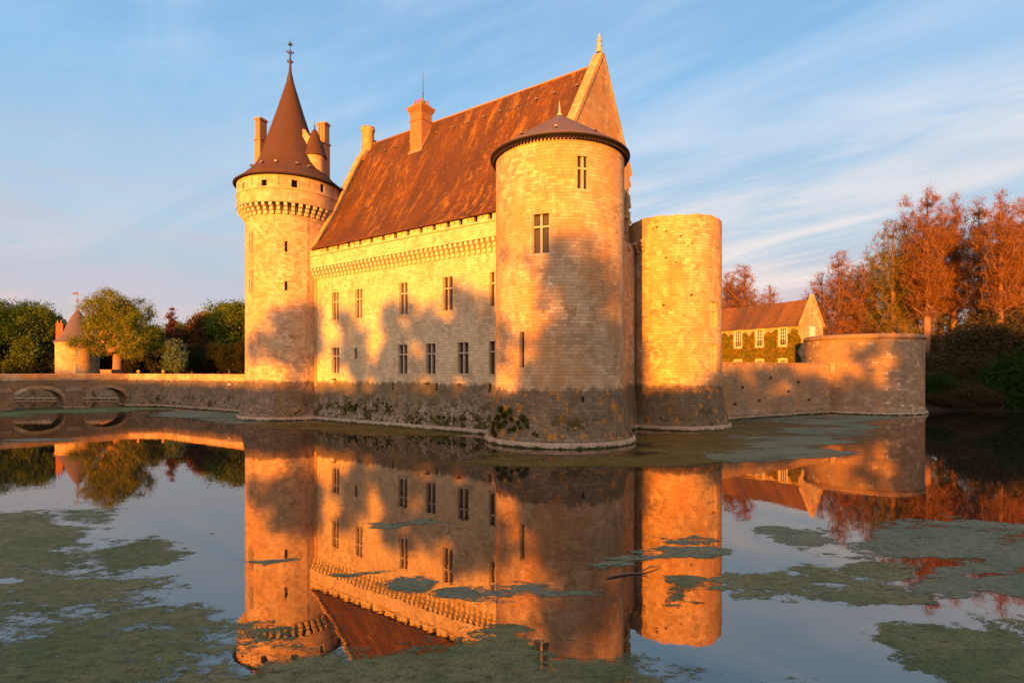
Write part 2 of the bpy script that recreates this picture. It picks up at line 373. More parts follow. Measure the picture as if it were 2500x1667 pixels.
def roof_tile(name, base, dark, lichc, lich=0.6, seed=0.0, scale=1.0, speck=0.5):
    t = NT(name); uv = t.tc.outputs['UV']; P = t.mapping(t.pos(), loc=(seed, seed, seed))
    br = t.brick(uv, 0.30*scale, 0.17*scale, 0.012, smooth=0.6)
    big = t.noise(t.mapping(uv, scale=(0.35, 0.09, 1), loc=(seed, 0, 0)), 1.0, 5, 0.6)
    col = t.mix(br.outputs[0], base, tuple(c*1.5 for c in base))
    col = t.mix(t.ss(big, 0.38, 0.62), col, dark)
    st = t.noise(t.mapping(uv, scale=(0.9, 0.20, 1), loc=(seed+2, 1, 0)), 1.0, 8, 0.76, 0.5)
    st2 = t.noise(t.mapping(uv, scale=(2.2, 0.9, 1), loc=(seed+5, 1, 0)), 1.0, 6, 0.75, 0.3)
    reg = t.noise(t.mapping(uv, scale=(0.10, 0.08, 1), loc=(seed+1.5, 3, 0)), 1.0, 3, 0.5)
    l1 = t.math('MULTIPLY', t.ss(t.math('ADD', t.math('MULTIPLY', st, 0.6), t.math('MULTIPLY', st2, 0.4)), 0.49, 0.58), t.ss(reg, 0.36, 0.60))
    col = t.mix(t.math('MULTIPLY', l1, lich), col, lichc)
    sp = t.noise(uv, 2.1, 5, 0.8)
    col = t.mix(t.math('MULTIPLY', t.ss(sp, 0.59, 0.66), speck), col, tuple(min(1, c*1.25) for c in lichc))
    col = t.mix(t.math('MULTIPLY', t.math('SUBTRACT', 1, t.ss(sp, 0.34, 0.44)), speck*0.5), col, dark)
    rowl = t.nt.nodes.new('ShaderNodeSeparateXYZ'); t.L(uv, rowl.inputs[0])
    rl = t.math('FRACT', t.math('DIVIDE', rowl.outputs[1], 0.51*scale)); col = t.mix(t.math('MULTIPLY', t.math('LESS_THAN', rl, 0.16), 0.22), col, (0.02, 0.01, 0.008))
    h = t.math('ADD', t.math('MULTIPLY', br.outputs['Fac'], -0.5), t.math('ADD', t.math('MULTIPLY', br.outputs[0], 0.4), t.math('MULTIPLY', sp, 0.7)))
    t.bsdf(col, 0.85, t.bump(h, 0.8, 0.03), 0.08)
    return t.m

def plain(name, c, rough=0.8, var=0.25, sc=3.0, metal=0.0, spec=0.3, bump=0.01):
    t = NT(name); n = t.noise(t.pos(), sc, 6, 0.65)
    col = t.mix(n, tuple(x*(1-var) for x in c), tuple(min(1, x*(1+var)) for x in c))
    t.bsdf(col, rough, t.bump(n, 0.5, bump), spec, metal); return t.m

M = {}
M['ashlar'] = stone('ashlar', base=4.75, lich=0.25, moss=0.5, white=0.6, dirt=0.28, warm=0.3, w=0.52, h=0.27)
M['ashlar_hall'] = stone('ashlar_hall', tint=(1.0, 0.875, 0.63), base=4.7, lich=0.15, moss=1.5, white=0.8, seed=7.3, dirt=0.16, warm=0.18, w=0.52, h=0.27,
    ramp=[(0.0, (0.40, 0.335, 0.235)), (0.4, (0.47, 0.40, 0.29)), (1.0, (0.56, 0.49, 0.37))])
M['ashlar_front'] = stone('ashlar_front', ramp=[(0.0, (0.25, 0.19, 0.13)), (0.14, (0.36, 0.295, 0.21)), (0.6, (0.44, 0.37, 0.275)), (0.9, (0.51, 0.44, 0.33)), (1.0, (0.62, 0.55, 0.43))], base=4.5, lich=1.0, moss=0.7, white=0.22, seed=3.9, w=0.50, h=0.265, dirt=0.4, warm=0.5)
M['ashlar_ruin'] = stone('ashlar_ruin', ramp=[(0.0, (0.27, 0.20, 0.13)), (0.14, (0.37, 0.29, 0.19)), (0.6, (0.45, 0.365, 0.25)), (0.9, (0.52, 0.44, 0.31)), (1.0, (0.62, 0.54, 0.40))], base=4.5, lich=0.9, moss=0.2, white=0.0, seed=13.9, w=0.52, h=0.29, dirt=0.4, warm=0.7)
M['wall_low'] = stone('wall_low', base=0.55, seed=21.0, w=0.55, h=0.29, dirt=0.9, warm=0.4, mortar=0.02,
    ramp=[(0.0, (0.17, 0.13, 0.09)), (0.5, (0.27, 0.215, 0.155)), (0.85, (0.34, 0.28, 0.21)), (1.0, (0.48, 0.42, 0.33))])
M['wall_round'] = stone('wall_round', base=0.55, seed=33.0, w=0.62, h=0.36, dirt=0.75, warm=0.35, mortar=0.018,
    ramp=[(0.0, (0.15, 0.12, 0.09)), (0.55, (0.26, 0.21, 0.155)), (0.78, (0.34, 0.28, 0.21)), (1.0, (0.62, 0.55, 0.45))])
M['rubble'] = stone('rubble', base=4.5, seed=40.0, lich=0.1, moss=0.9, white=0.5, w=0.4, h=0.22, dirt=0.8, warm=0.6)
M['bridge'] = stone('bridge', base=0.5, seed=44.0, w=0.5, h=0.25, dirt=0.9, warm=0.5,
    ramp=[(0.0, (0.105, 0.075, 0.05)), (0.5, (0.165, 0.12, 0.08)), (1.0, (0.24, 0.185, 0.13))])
M['parapet'] = stone('parapet', base=None, seed=48.0, w=0.7, h=0.4, dirt=0.6, warm=0.6)
M['trim'] = stone('trim', base=None, seed=50.0, w=1.1, h=0.55, dirt=0.12, warm=0.12, mortar=0.006)
M['trim_plain'] = plain('trim_plain', (0.47, 0.355, 0.205), 0.9, 0.2, 2.0)
M['mullion'] = plain('mullion_stone', (0.35, 0.26, 0.155), 0.9, 0.25, 2.0)
M['gable'] = stone('gable', base=None, seed=55.0, w=0.6, h=0.32, dirt=0.45, warm=0.6, mortar=0.008,
    ramp=[(0.0, (0.36, 0.24, 0.11)), (0.6, (0.46, 0.32, 0.16)), (1.0, (0.54, 0.42, 0.25))])
M['cyl_parapet'] = stone('cyl_parapet', base=None, seed=60.0, w=0.8, h=0.5, dirt=0.35, warm=0.3, mortar=0.008)
M['roof'] = roof_tile('roof_hall', (0.072, 0.027, 0.008), (0.058, 0.026, 0.013), (0.26, 0.110, 0.014), 0.65, 1.0)
M['roof_cone'] = roof_tile('roof_cone', (0.058, 0.026, 0.014), (0.062, 0.036, 0.028), (0.15, 0.06, 0.013), 0.25, 5.0, 0.9, 0.12)
M['roof_slate'] = roof_tile('roof_slate', (0.085, 0.058, 0.055), (0.095, 0.070, 0.070), (0.15, 0.10, 0.07), 0.12, 9.0, 0.9, 0.06)
M['roof_small'] = roof_tile('roof_small', (0.12, 0.050, 0.018), (0.08, 0.042, 0.026), (0.25, 0.12, 0.03), 0.4, 14.0, 1.0, 0.4)
M['lead'] = plain('lead', (0.16, 0.125, 0.10), 0.55, 0.3, 4.0, 0.3)
M['lead_eave_shade'] = plain('eave_shade', (0.018, 0.010, 0.007), 0.8, 0.3, 4.0)  # colour taken down to near black to paint in the shade under the eaves
M['lead_ridge'] = plain('ridge_tiles', (0.24, 0.13, 0.07), 0.8, 0.3, 4.0)
M['iron'] = plain('iron', (0.05, 0.032, 0.025), 0.6, 0.3, 6.0, 0.4)
def brickm(name, c, seed=0):
    t = NT(name); uv = t.tc.outputs['UV']; br = t.brick(uv, 0.24, 0.075, 0.009, smooth=0.2)
    col = t.mix(br.outputs[0], tuple(x*0.72 for x in c), tuple(min(1, x*1.25) for x in c))
    col = t.mix(t.math('MULTIPLY', t.ss(t.noise(t.pos(), 0.9, 5), 0.45, 0.7), 0.4), col, (0.26, 0.15, 0.06))
    col = t.mix(t.math('MULTIPLY', br.outputs['Fac'], 0.5), col, (0.30, 0.19, 0.11))
    t.bsdf(col, 0.9, t.bump(t.math('SUBTRACT', 1, br.outputs['Fac']), 0.6, 0.01), 0.2); return t.m
M['brick'] = brickm('brick', (0.31, 0.105, 0.035))
M['brick_pale'] = brickm('brick_pale', (0.34, 0.15, 0.065))
M['brick_red'] = brickm('brick_red', (0.30, 0.085, 0.045))
def glass_leaded():
    t = NT('leaded_glass'); uv = t.tc.outputs['UV']
    br = t.brick(uv, 0.17, 0.17, 0.016, c1=(0.010, 0.007, 0.006), c2=(0.040, 0.022, 0.014), cm=(0.05, 0.032, 0.022), off=0.0)
    t.bsdf(br.outputs[0], 0.32, t.bump(br.outputs['Fac'], 0.5, 0.01), 0.22); return t.m
M['glass'] = glass_leaded()
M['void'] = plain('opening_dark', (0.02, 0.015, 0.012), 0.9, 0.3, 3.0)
M['paint'] = plain('white_paint', (0.50, 0.46, 0.39), 0.6, 0.1, 3.0)
M['shutter'] = plain('red_curtain', (0.20, 0.03, 0.02), 0.7, 0.2, 3.0)
M['bark'] = plain('bark', (0.13, 0.085, 0.055), 0.95, 0.45, 2.5, bump=0.05)
M['bark_red'] = plain('bark_red', (0.19, 0.095, 0.055), 0.95, 0.4, 2.5, bump=0.05)
M['bark_dark'] = plain('bark_dark', (0.055, 0.04, 0.028), 0.95, 0.4, 2.5, bump=0.05)
def leafm(name, a, b, trans=0.3, sc=0.35):
    t = NT(name); r = t.geo.outputs['Random Per Island']
    n = t.noise(t.pos(), sc, 3, 0.6)
    f = t.math('ADD', t.math('MULTIPLY', r, 0.55), t.math('MULTIPLY', t.ss(n, 0.35, 0.65), 0.45))
    col = t.mix(f, a, b)
    d = t.nt.nodes.new('ShaderNodeBsdfDiffuse'); t.L(col, d.inputs[0])
    tr = t.nt.nodes.new('ShaderNodeBsdfTranslucent'); t.L(col, tr.inputs[0])
    mx = t.nt.nodes.new('ShaderNodeMixShader'); mx.inputs[0].default_value = trans
    t.L(d.outputs[0], mx.inputs[1]); t.L(tr.outputs[0], mx.inputs[2]); t.L(mx.outputs[0], t.out.inputs[0])
    return t.m
M['leaf_olive'] = leafm('leaf_olive', (0.095, 0.110, 0.010), (0.210, 0.205, 0.020))
M['leaf_green'] = leafm('leaf_green', (0.022, 0.050, 0.008), (0.062, 0.100, 0.013))
M['leaf_mid'] = leafm('leaf_mid', (0.050, 0.075, 0.010), (0.115, 0.145, 0.018))
M['leaf_dark'] = leafm('leaf_dark', (0.018, 0.022, 0.008), (0.05, 0.045, 0.014))
M['leaf_brown'] = leafm('leaf_brown', (0.075, 0.042, 0.016), (0.16, 0.075, 0.022))
M['leaf_pale'] = leafm('leaf_pale', (0.07, 0.10, 0.045), (0.14, 0.18, 0.09))
M['leaf_orange'] = leafm('leaf_orange', (0.13, 0.058, 0.014), (0.29, 0.112, 0.024), 0.35)
M['leaf_rust'] = leafm('leaf_rust', (0.10, 0.085, 0.014), (0.21, 0.16, 0.020), 0.35)
M['leaf_ivy'] = leafm('leaf_ivy', (0.070, 0.090, 0.012), (0.23, 0.135, 0.018), 0.2, 0.8)
M['leaf_evergreen'] = leafm('leaf_evergreen', (0.010, 0.026, 0.005), (0.030, 0.058, 0.010), 0.2, 0.8)
M['leaf_thicket'] = leafm('leaf_thicket', (0.030, 0.024, 0.010), (0.085, 0.060, 0.022), 0.25, 0.8)
M['leaf_purple'] = leafm('leaf_purple', (0.08, 0.035, 0.028), (0.14, 0.06, 0.04), 0.2)
M['leaf_moss'] = leafm('leaf_moss', (0.02, 0.022, 0.003), (0.09, 0.08, 0.012), 0.2, 1.5)

# ------------------------------------------------------------------ the survey of the place (metres, eye at the origin)
FOC = 1389.0
def ray(x): return (x-1250)/FOC
T1 = Vector((4.11, 49.2, 0)); T2 = Vector((-28.5, 73.1, 0)); T3 = Vector((17.55, 61.7, 0)); T4 = Vector((51.3, 83.4, 0))
UX = Vector((0.807, -0.592, 0)).normalized(); VX = Vector((0.592, 0.807, 0)).normalized()
HALL_RZ = math.atan2(UX.y, UX.x)
def on_hall(x, y, w=0.0):
    """where the sight line through a pixel meets the plane w behind the front wall: local (x, z)"""
    r = ray(x); ax, ay = T1.x+VX.x*w, T1.y+VX.y*w
    t = (r*ay-ax)/(UX.x-r*UX.y); Y = ay+UX.y*t
    return t, EYE-(y-905)/FOC*Y
def on_cyl(c, R, x, y):
    r = ray(x); a = r*r+1; b = -2*(r*c.x+c.y); cc = c.x**2+c.y**2-R*R
    Y = (-b-math.sqrt(max(0, b*b-4*a*cc)))/(2*a)
    return math.atan2(Y-c.y, r*Y-c.x), EYE-(y-905)/FOC*Y
def hall_rect(x0, y0, x1, y1, w=0.0):
    xm = (x0+x1)/2; a, _ = on_hall(x0, 0, w); b, _ = on_hall(x1, 0, w)
    return (a, b, on_hall(xm, y1, w)[1], on_hall(xm, y0, w)[1])
def z2(x, y): return 560+x/2.529, 450+y/2.529
def z1_(x, y): return 540+x/3.136, 60+y/3.136

# ------------------------------------------------------------------ windows
def cross_window(parent, org, ex, en, w, h, cross=True, surround=True, trans=0.64, frame_mat='mullion', pane_mat='glass', depth=0.28):
    """org: lower middle of the opening on the wall face; ex: along the wall; en: inward"""
    F = Matrix(((ex[0], en[0], 0, org[0]), (ex[1], en[1], 0, org[1]), (0, 0, 1, org[2]), (0, 0, 0, 1)))
    mb = MB(); m = 0.085; d0, d1 = depth*0.45, depth+0.10
    e = 0.02
    if cross:
        mb.box(-m, m, d0, d1, -e, h*trans-0.075, F); mb.box(-m, m, d0, d1, h*trans+0.075, h+e, F)
        mb.box(-w/2-e, w/2+e, d0-0.015, d1, h*trans-0.075, h*trans+0.075, F)
    j = 0.07 if cross else 0.03
    if not cross:
        mb.box(-w/2-e, -w/2+j, d0+0.01, d1, 0, h-j, F); mb.box(w/2-j, w/2+e, d0+0.01, d1, 0, h-j, F)
        mb.box(-w/2-e, w/2+e, d0+0.01, d1, h-j, h, F); mb.box(-w/2+j, w/2-j, d0+0.01, d1, 0, j*0.6, F)
    else: mb.box(-w/2-e, -w/2+j, d0+0.01, d1, 0, h*trans-0.075, F); mb.box(w/2-j, w/2+e, d0+0.01, d1, 0, h*trans-0.075, F)
    if cross: mb.box(-w/2-e, -w/2+j, d0+0.01, d1, h*trans+0.075, h, F); mb.box(w/2-j, w/2+e, d0+0.01, d1, h*trans+0.075, h, F)
    if surround:
        mb.box(-w/2-0.14, w/2+0.14, -0.05, 0.12, -0.20, -0.003, F)
    win = mb.build('window', M[frame_mat], parent)
    pb = MB(); pb.add([F @ Vector((x, d1-0.03, z)) for x, z in ((-w/2-e, -e), (w/2+e, -e), (w/2+e, h+e), (-w/2-e, h+e))], [(0, 1, 2, 3)],
                      [[(-w/2, 0), (w/2, 0), (w/2, h), (-w/2, h)]])
    pb.build('pane', M[pane_mat], win)
    return win

def seg(a, b, step):
    n = max(1, int(math.ceil(abs(b-a)/step))); return [a+(b-a)*i/n for i in range(n+1)]
def batter(R, z, zb, out, ring=0.22):
    if z >= zb: return R
    return R+out*((zb-z)/zb)**1.35
ZS_LOW = [-1.2, 0.40, 0.401]
def round_wall(mb, R, ztop, holes, zb=4.7, out=0.85, a0=PI/2, a1=2.5*PI, ring=0.20):
    """holes in (angle0, angle1, z0, z1)"""
    def mf(u, z, d):
        a = u/R; r = batter(R, z, zb, out)+(ring if z <= 0.4005 else 0)-d
        return (r*math.cos(a), r*math.sin(a), z)
    zs = [-1.2, 0.40, 0.401]+seg(0.9, zb, 0.6)+seg(zb, ztop, 2.5)
    us = seg(a0*R, a1*R, R*D2R(4.5))
    wall_grid(mb, mf, us, zs, [(h[0]*R, h[1]*R, h[2], h[3]) for h in holes])
def cyl_rect(c, R, x0, y0, x1, y1):
    xm = (x0+x1)/2
    a = (on_cyl(c, R, x0, 0)[0]-PI/2) % (2*PI)+PI/2; b = (on_cyl(c, R, x1, 0)[0]-PI/2) % (2*PI)+PI/2
    return (min(a, b), max(a, b), on_cyl(c, R, xm, y1)[1], on_cyl(c, R, xm, y0)[1])
def cyl_window(parent, R, rect, zb=4.7, out=0.85, **k):
    a = (rect[0]+rect[1])/2; r = batter(R, rect[2], zb, out)*math.cos((rect[1]-rect[0])/2)
    en = (-math.cos(a), -math.sin(a)); ex = (-math.sin(a), math.cos(a))
    return cross_window(parent, (r*math.cos(a), r*math.sin(a), rect[2]), ex, en, 2*R*math.sin((rect[1]-rect[0])/2), rect[3]-rect[2], **k)

# ================================================================== setting: water, ground
def sheet(name, pts, z, mat):
    mb = MB(); mb.add([(x, y, z) for x, y in pts], [tuple(range(len(pts)))]); return mb.build(name, mat)
def water_mat():
    t = NT('moat_water'); P = t.pos()
    n1 = t.noise(t.mapping(P, scale=(1.0, 1.0, 1)), 0.9, 3, 0.5); n2 = t.noise(t.mapping(P, scale=(1, 1, 1)), 5.0, 2, 0.5)
    h = t.math('ADD', n1, t.math('MULTIPLY', n2, 0.15))
    nb = t.bump(h, 0.15, 0.014)
    g = t.nt.nodes.new('ShaderNodeBsdfGlossy'); g.inputs['Roughness'].default_value = 0.018
    g.inputs[0].default_value = (0.92, 0.80, 0.72, 1); t.L(nb, g.inputs['Normal'])
    d = t.nt.nodes.new('ShaderNodeBsdfDiffuse'); d.inputs[0].default_value = (0.012, 0.012, 0.008, 1)
    f = t.nt.nodes.new('ShaderNodeFresnel'); f.inputs[0].default_value = 1.33
    fac = t.math('ADD', t.math('MULTIPLY', f.outputs[0], 0.72), 0.27, clamp=True)
    mx = t.nt.nodes.new('ShaderNodeMixShader'); t.L(fac, mx.inputs[0]); t.L(d.outputs[0], mx.inputs[1]); t.L(g.outputs[0], mx.inputs[2])
    t.L(mx.outputs[0], t.out.inputs[0]); return t.m
M['water'] = water_mat()
def ground_mat(name, a, b, c):
    t = NT(name); n = t.noise(t.pos(), 0.25, 6, 0.65); n2 = t.noise(t.pos(), 3, 6, 0.7)
    col = t.mix(t.ss(n, 0.35, 0.65), a, b); col = t.mix(t.ss(n2, 0.45, 0.7), col, c)
    t.bsdf(col, 0.95, t.bump(n2, 0.8, 0.06), 0.15); return t.m
M['lawn'] = ground_mat('lawn', (0.030, 0.045, 0.012), (0.045, 0.055, 0.018), (0.07, 0.055, 0.03))
M['bank'] = ground_mat('bank', (0.018, 0.013, 0.008), (0.030, 0.019, 0.011), (0.012, 0.013, 0.006))
tag(sheet('water', [(-1500, -60), (1500, -60), (1500, 1500), (-1500, 1500)], 0.0, M['water']), kind='structure')
gp = [(-2500, 118), (-68.5, 118), (-68.0, 99.0), (-63.4, 95.6), (-57.5, 95.4), (-38.3, 82.8), (-27, 74), (-14, 64), (3, 51), (7.6, 56.8), (11.2, 61.8), (17, 64), (25.4, 69.0),
      (44.5, 80.8), (51, 86), (56.5, 90), (62, 98), (2500, 98), (2500, 4500), (-2500, 4500)]
g = MB(); g.prism(gp, -1.5, 5.0, 'z'); tag(g.build('ground', M['lawn']), kind='structure')
# the near bank the photographer stands on and the wooded bank on the right
g = MB(); g.prism([(-420, 4.2), (2.4, 4.2), (6.0, -0.6), (-420, -0.6)], -500, 500, 'x'); tag(g.build('near_bank', M['lawn']), kind='structure')
rng = np.random.default_rng(5)
def bank_right():
    xs = np.linspace(54, 260, 90); ys = np.linspace(0, 1, 9)
    vs = []; 
    for i, x in enumerate(xs):
        e = 82.6+0.9*math.sin(x*0.31)+0.6*math.sin(x*0.83+1)
        if x < 60: e += (60-x)*0.9
        for k, s in enumerate(ys):
            y = e+s*(99-e); z = -0.5+5.4*s**0.62+(0.18*math.sin(x*1.7+k*2.1)+0.12*math.sin(x*3.1+k))*(1-s)*(s > 0)
            vs.append((x, y, z))
    m = len(ys); fs = [(i*m+k, (i+1)*m+k, (i+1)*m+k+1, i*m+k+1) for i in range(len(xs)-1) for k in range(m-1)]
    mb = MB(); mb.add(vs, fs, None, True); return mb.build('wooded_bank', M['bank'])
tag(bank_right(), kind='structure')
pw = MB(); pw.prism([(117.2, -1.0), (117.2, 0.55), (117.45, 0.6), (117.9, 4.9), (118.0, 5.05), (118.3, 5.05), (118.3, -1.0)], -400, -68.3, 'x')
tag(pw.build('moat_wall', M['rubble']), 'dark far moat wall seen through the two bridge arches', 'wall')

# ================================================================== the round towers
def corbel_bm(w, steps, z0, z1, r_in=-0.12):
    """stepped stone bracket, projecting along +x"""
    mb = MB(); n = len(steps); h = (z1-z0)/n
    for k, p in enumerate(steps):
        a = z0+k*h+0.015; b = z0+(k+1)*h-(0.0 if k == n-1 else 0.0)
        c = min(0.16, h*0.4)
        poly = [(r_in, a), (p-c, a), (p-c*0.3, a+c*0.3), (p, a+c), (p, b-0.012), (r_in, b-0.012)]
        mb.prism(poly, -w/2+0.01*(n-1-k), w/2-0.01*(n-1-k), 'y')
        # prism along y takes (x,z) pairs
    return mb
def ring_corbels(parent, R, n, w, steps, z0, z1, mat, a0=0.0, a1=2*PI):
    src = None
    for i in range(n):
        a = 2*PI*i/n
        if not (a0 <= a <= a1): continue
        if src is None:
            src = corbel_bm(w, steps, z0, z1).build('corbel', mat, parent); o = src
        else:
            o = src.copy(); C.objects.link(o); o.parent = parent
        o.location = (R*math.cos(a), R*math.sin(a), 0); o.rotation_euler = (0, 0, a)

# ---- the tall tower with the spire, far left corner
R2 = 5.27; RP = 6.22
tA = empty('round_tower', (T2.x, T2.y, 0), label='tall round stone tower with pointed spire over a ring of stepped corbels', cat='tower')
wins2 = [cyl_rect(T2, R2, *z2(340, 350), *z2(360, 418)), cyl_rect(T2, R2, *z2(340, 598), *z2(360, 655))]
blk2 = [cyl_rect(T2, R2, *z2(126, 295), *z2(147, 420)), cyl_rect(T2, R2, *z2(126, 532), *z2(147, 668))]
slit2 = [cyl_rect(T2, R2+0.7, *z2(124, 1258), *z2(128, 1283))]
mb = MB(); round_wall(mb, R2, 25.9, wins2); mb.build('tower_wall', M['ashlar'], tA)
for r in wins2: cyl_window(tA, R2, r, cross=False, surround=False)
for r in blk2: cyl_window(tA, R2+0.22, r, pane_mat='mullion', surround=False, depth=0.16)
ring_corbels(tA, R2, 44, 0.36, (0.28, 0.55, 0.88), 24.55, 25.82, M['trim_plain'])
sq = [(162, 1212, 178, 1272), (307, 1187, 350, 1245), (537, 1190, 585, 1248), (760, 1225, 790, 1285), (898, 1275, 908, 1335)]
ph = []
for a, b, c, d in sq:
    r = cyl_rect(T2, RP, *z1_(a, b), *z1_(c, d)); ph.append((r[0], r[1], max(27.62, r[2]), min(29.0, r[3])))
slits = []
for xx in (235, 441, 676, 857):
    q = cyl_rect(T2, RP, *z1_(xx-2.5, 1200), *z1_(xx+2.5, 1245)); slits.append((q[0], q[1], 27.8, 28.85))
mb = MB()
def mf(u, z, d): a = u/RP; r = RP-d; return (r*math.cos(a), r*math.sin(a), z)
wall_grid(mb, mf, seg(0.5*PI*RP, 2.5*PI*RP, RP*D2R(4)), seg(25.84, 29.3, 1.2), [(h[0]*RP, h[1]*RP, h[2], h[3]) for h in ph+slits], inset=0.38)
mb.lathe([(RP-0.38, 27.6), (RP-0.38, 25.84), (RP, 25.84)], 72)
mb.lathe([(RP-0.02, 27.30), (RP+0.10, 27.36), (RP+0.10, 27.50), (RP-0.02, 27.56)], 72)
mb.build('parapet', M['cyl_parapet'], tA)
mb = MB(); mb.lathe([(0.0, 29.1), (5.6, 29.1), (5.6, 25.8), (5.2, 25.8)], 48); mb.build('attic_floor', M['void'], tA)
spire = MB().lathe([(5.9, 28.95), (6.55, 29.12), (6.58, 29.24), (5.6, 30.05), (4.6, 31.05), (4.0, 31.95), (3.62, 32.75), (2.82, 35.3), (1.60, 39.1), (0.40, 43.1), (0.36, 43.2), (0.30, 43.2)], 72)
sp = spire.build('roof', M['roof_cone'], tA)
mb = MB().lathe([(6.50, 29.02), (6.66, 29.06), (6.66, 29.19), (6.52, 29.26)], 72); mb.build('gutter', M['lead_eave_shade'], sp)
mb = MB(); mb.lathe([(0.42, 43.0), (0.44, 43.15), (0.20, 44.2), (0.13, 45.3), (0.28, 45.5), (0.10, 45.75), (0.09, 46.6), (0.17, 46.7), (0.05, 46.9), (0.04, 47.9), (0.09, 48.0), (0.02, 48.2), (0.0, 49.0)], 12)
for zz, rr in ((45.55, 0.38), (46.75, 0.44), (47.75, 0.26)):
    for k in range(8):
        a = k*PI/4; ca, sa = math.cos(a), math.sin(a)
        F = Matrix(((ca, -sa, 0, 0), (sa, ca, 0, 0), (0, 0, 1, 0), (0, 0, 0, 1)))
        mb.box(0.05, rr, -0.02, 0.02, zz-0.025, zz+0.025, F); mb.box(rr-0.05, rr+0.03, -0.03, 0.03, zz-0.04, zz+0.11, F)
mb.build('finial', M['iron'], sp)
# little vents round the foot of the spire
for a in (225, 250, 272, 300, 318):
    a = D2R(a); v = MB().box(-0.14, 0.14, -0.25, 0.12, -0.02, 0.20)
    o = v.build('roof_vent', M['lead'], sp); o.location = (4.75*math.cos(a), 4.75*math.sin(a), 30.95); o.rotation_euler = (0, 0, a+PI/2)
# its chimneys and the stair turret beside the spire
def fluted_chimney(parent, x, y, zb, zs, zt, w, d, rz, mat, name='chimney', nfl=3):
    ch = MB(); ch.box(-w/2, w/2, -d/2, d/2, zb, zs); ch.box(-w/2-0.10, w/2+0.10, -d/2-0.10, d/2+0.10, zs, zs+0.22)
    ch.box(-w/2+0.08, w/2-0.08, -d/2+0.08, d/2-0.08, zs+0.22, zt-0.3)
    fw = (w-0.1)/nfl
    for k in range(nfl):
        x0 = -w/2+0.05+k*fw
        ch.box(x0+0.05, x0+fw-0.05, -d/2-0.02, d/2+0.02, zs+0.223, zt-0.303)
    ch.box(-w/2-0.06, w/2+0.06, -d/2-0.06, d/2+0.06, zt-0.3, zt-0.12); ch.box(-w/2+0.0, w/2, -d/2, d/2, zt-0.12, zt)
    return ch.build(name, mat, parent, (x, y, 0), rz)
fluted_chimney(sp, -3.85, 0.2, 30.3, 35.4, 38.3, 0.95, 1.2, D2R(-22), M['brick_pale'], nfl=2)
fluted_chimney(sp, 3.55, 2.2, 30.6, 35.7, 38.6, 1.30, 1.0, D2R(-20), M['brick_pale'], nfl=3)
tu = MB().lathe([(1.22, 29.6), (1.22, 32.75), (1.30, 32.85), (1.30, 32.95)], 32); tb = tu.build('stair_turret', M['trim'], tA, (3.45, -0.9, 0))
MB().lathe([(1.2, 32.85), (1.52, 32.92), (1.50, 33.0), (1.18, 33.8), (0.55, 35.8), (0.16, 36.45), (0.0, 36.5)], 32).build('turret_roof', M['roof_cone'], tb)
MB().lathe([(0.16, 36.3), (0.07, 36.6), (0.09, 37.0), (0.02, 37.1), (0.0, 38.3)], 8).build('finial', M['iron'], tb)
st = MB(); st.prism([(-0.45, 31.0), (0.5, 31.0), (0.5, 35.2), (-0.15, 36.2), (-0.45, 36.2)], -0.35, 0.35, 'y'); st.build('buttress', M['trim'], tA, (2.55, -1.25, 0), 0.3)

# ---- the big near tower with the low cone
R1 = 5.5
tB = empty('round_tower', (T1.x, T1.y, 0), label='broad round stone tower nearest the camera under a low conical slate roof', cat='tower')
def z4(x, y): return 1150+x/3.92, 250+y/3.92
def z5(x, y): return 1150+x/3.016, 600+y/3.016
w1 = cyl_rect(T1, R1, *z4(1018, 515), *z4(1125, 830)); w2_ = cyl_rect(T1, R1, *z4(590, 1066), *z4(750, 1443))
w3 = cyl_rect(T1, R1, *z5(357, 632), *z5(392, 897)); w4 = cyl_rect(T1, R1, *z5(810, 1110), *z5(842, 1158))
w4b = (w4[0], w4[1], w4[2], w4[3])
mb = MB(); round_wall(mb, R1, 24.0, [w1, w2_, w3, w4b], zb=4.6, out=0.82); mb.build('tower_wall', M['ashlar_front'], tB)
cyl_window(tB, R1, w1); cyl_window(tB, R1, w2_, trans=0.68); cyl_window(tB, R1, w3, cross=False, surround=False)
cyl_window(tB, R1, w4b, zb=4.6, out=0.82, cross=False, surround=False, depth=0.3)
mb = MB().lathe([(5.45, 23.92), (5.90, 24.02), (5.93, 24.10), (5.65, 24.32), (0.5, 27.75), (0.2, 27.95), (0.0, 27.98)], 80)
rf = mb.build('roof', M['roof_slate'], tB)
mb = MB(); mb.lathe([(5.45, 23.80), (5.60, 23.84), (5.93, 23.95), (5.99, 23.97), (5.99, 24.06), (5.92, 24.09)], 80)
for k in range(120):
    a = 2*PI*k/120; ca, sa = math.cos(a), math.sin(a)
    F = Matrix(((ca, -sa, 0, 0), (sa, ca, 0, 0), (0, 0, 1, 0), (0, 0, 0, 1)))
    mb.box(5.42, 5.80, -0.06, 0.06, 23.66, 23.83, F)
mb.build('eave_brackets', M['lead_eave_shade'], tB)
MB().lathe([(0.30, 27.75), (0.22, 28.0), (0.09, 28.2), (0.06, 28.7), (0.0, 29.3)], 12).build('finial', M['trim_plain'], rf)
for a in (228, 262, 300):
    a = D2R(a); o = MB().box(-0.10, 0.10, -0.20, 0.10, 0.0, 0.16).build('roof_vent', M['lead'], rf)
    o.location = (4.9*math.cos(a), 4.9*math.sin(a), 24.85); o.rotation_euler = (0, 0, a+PI/2)

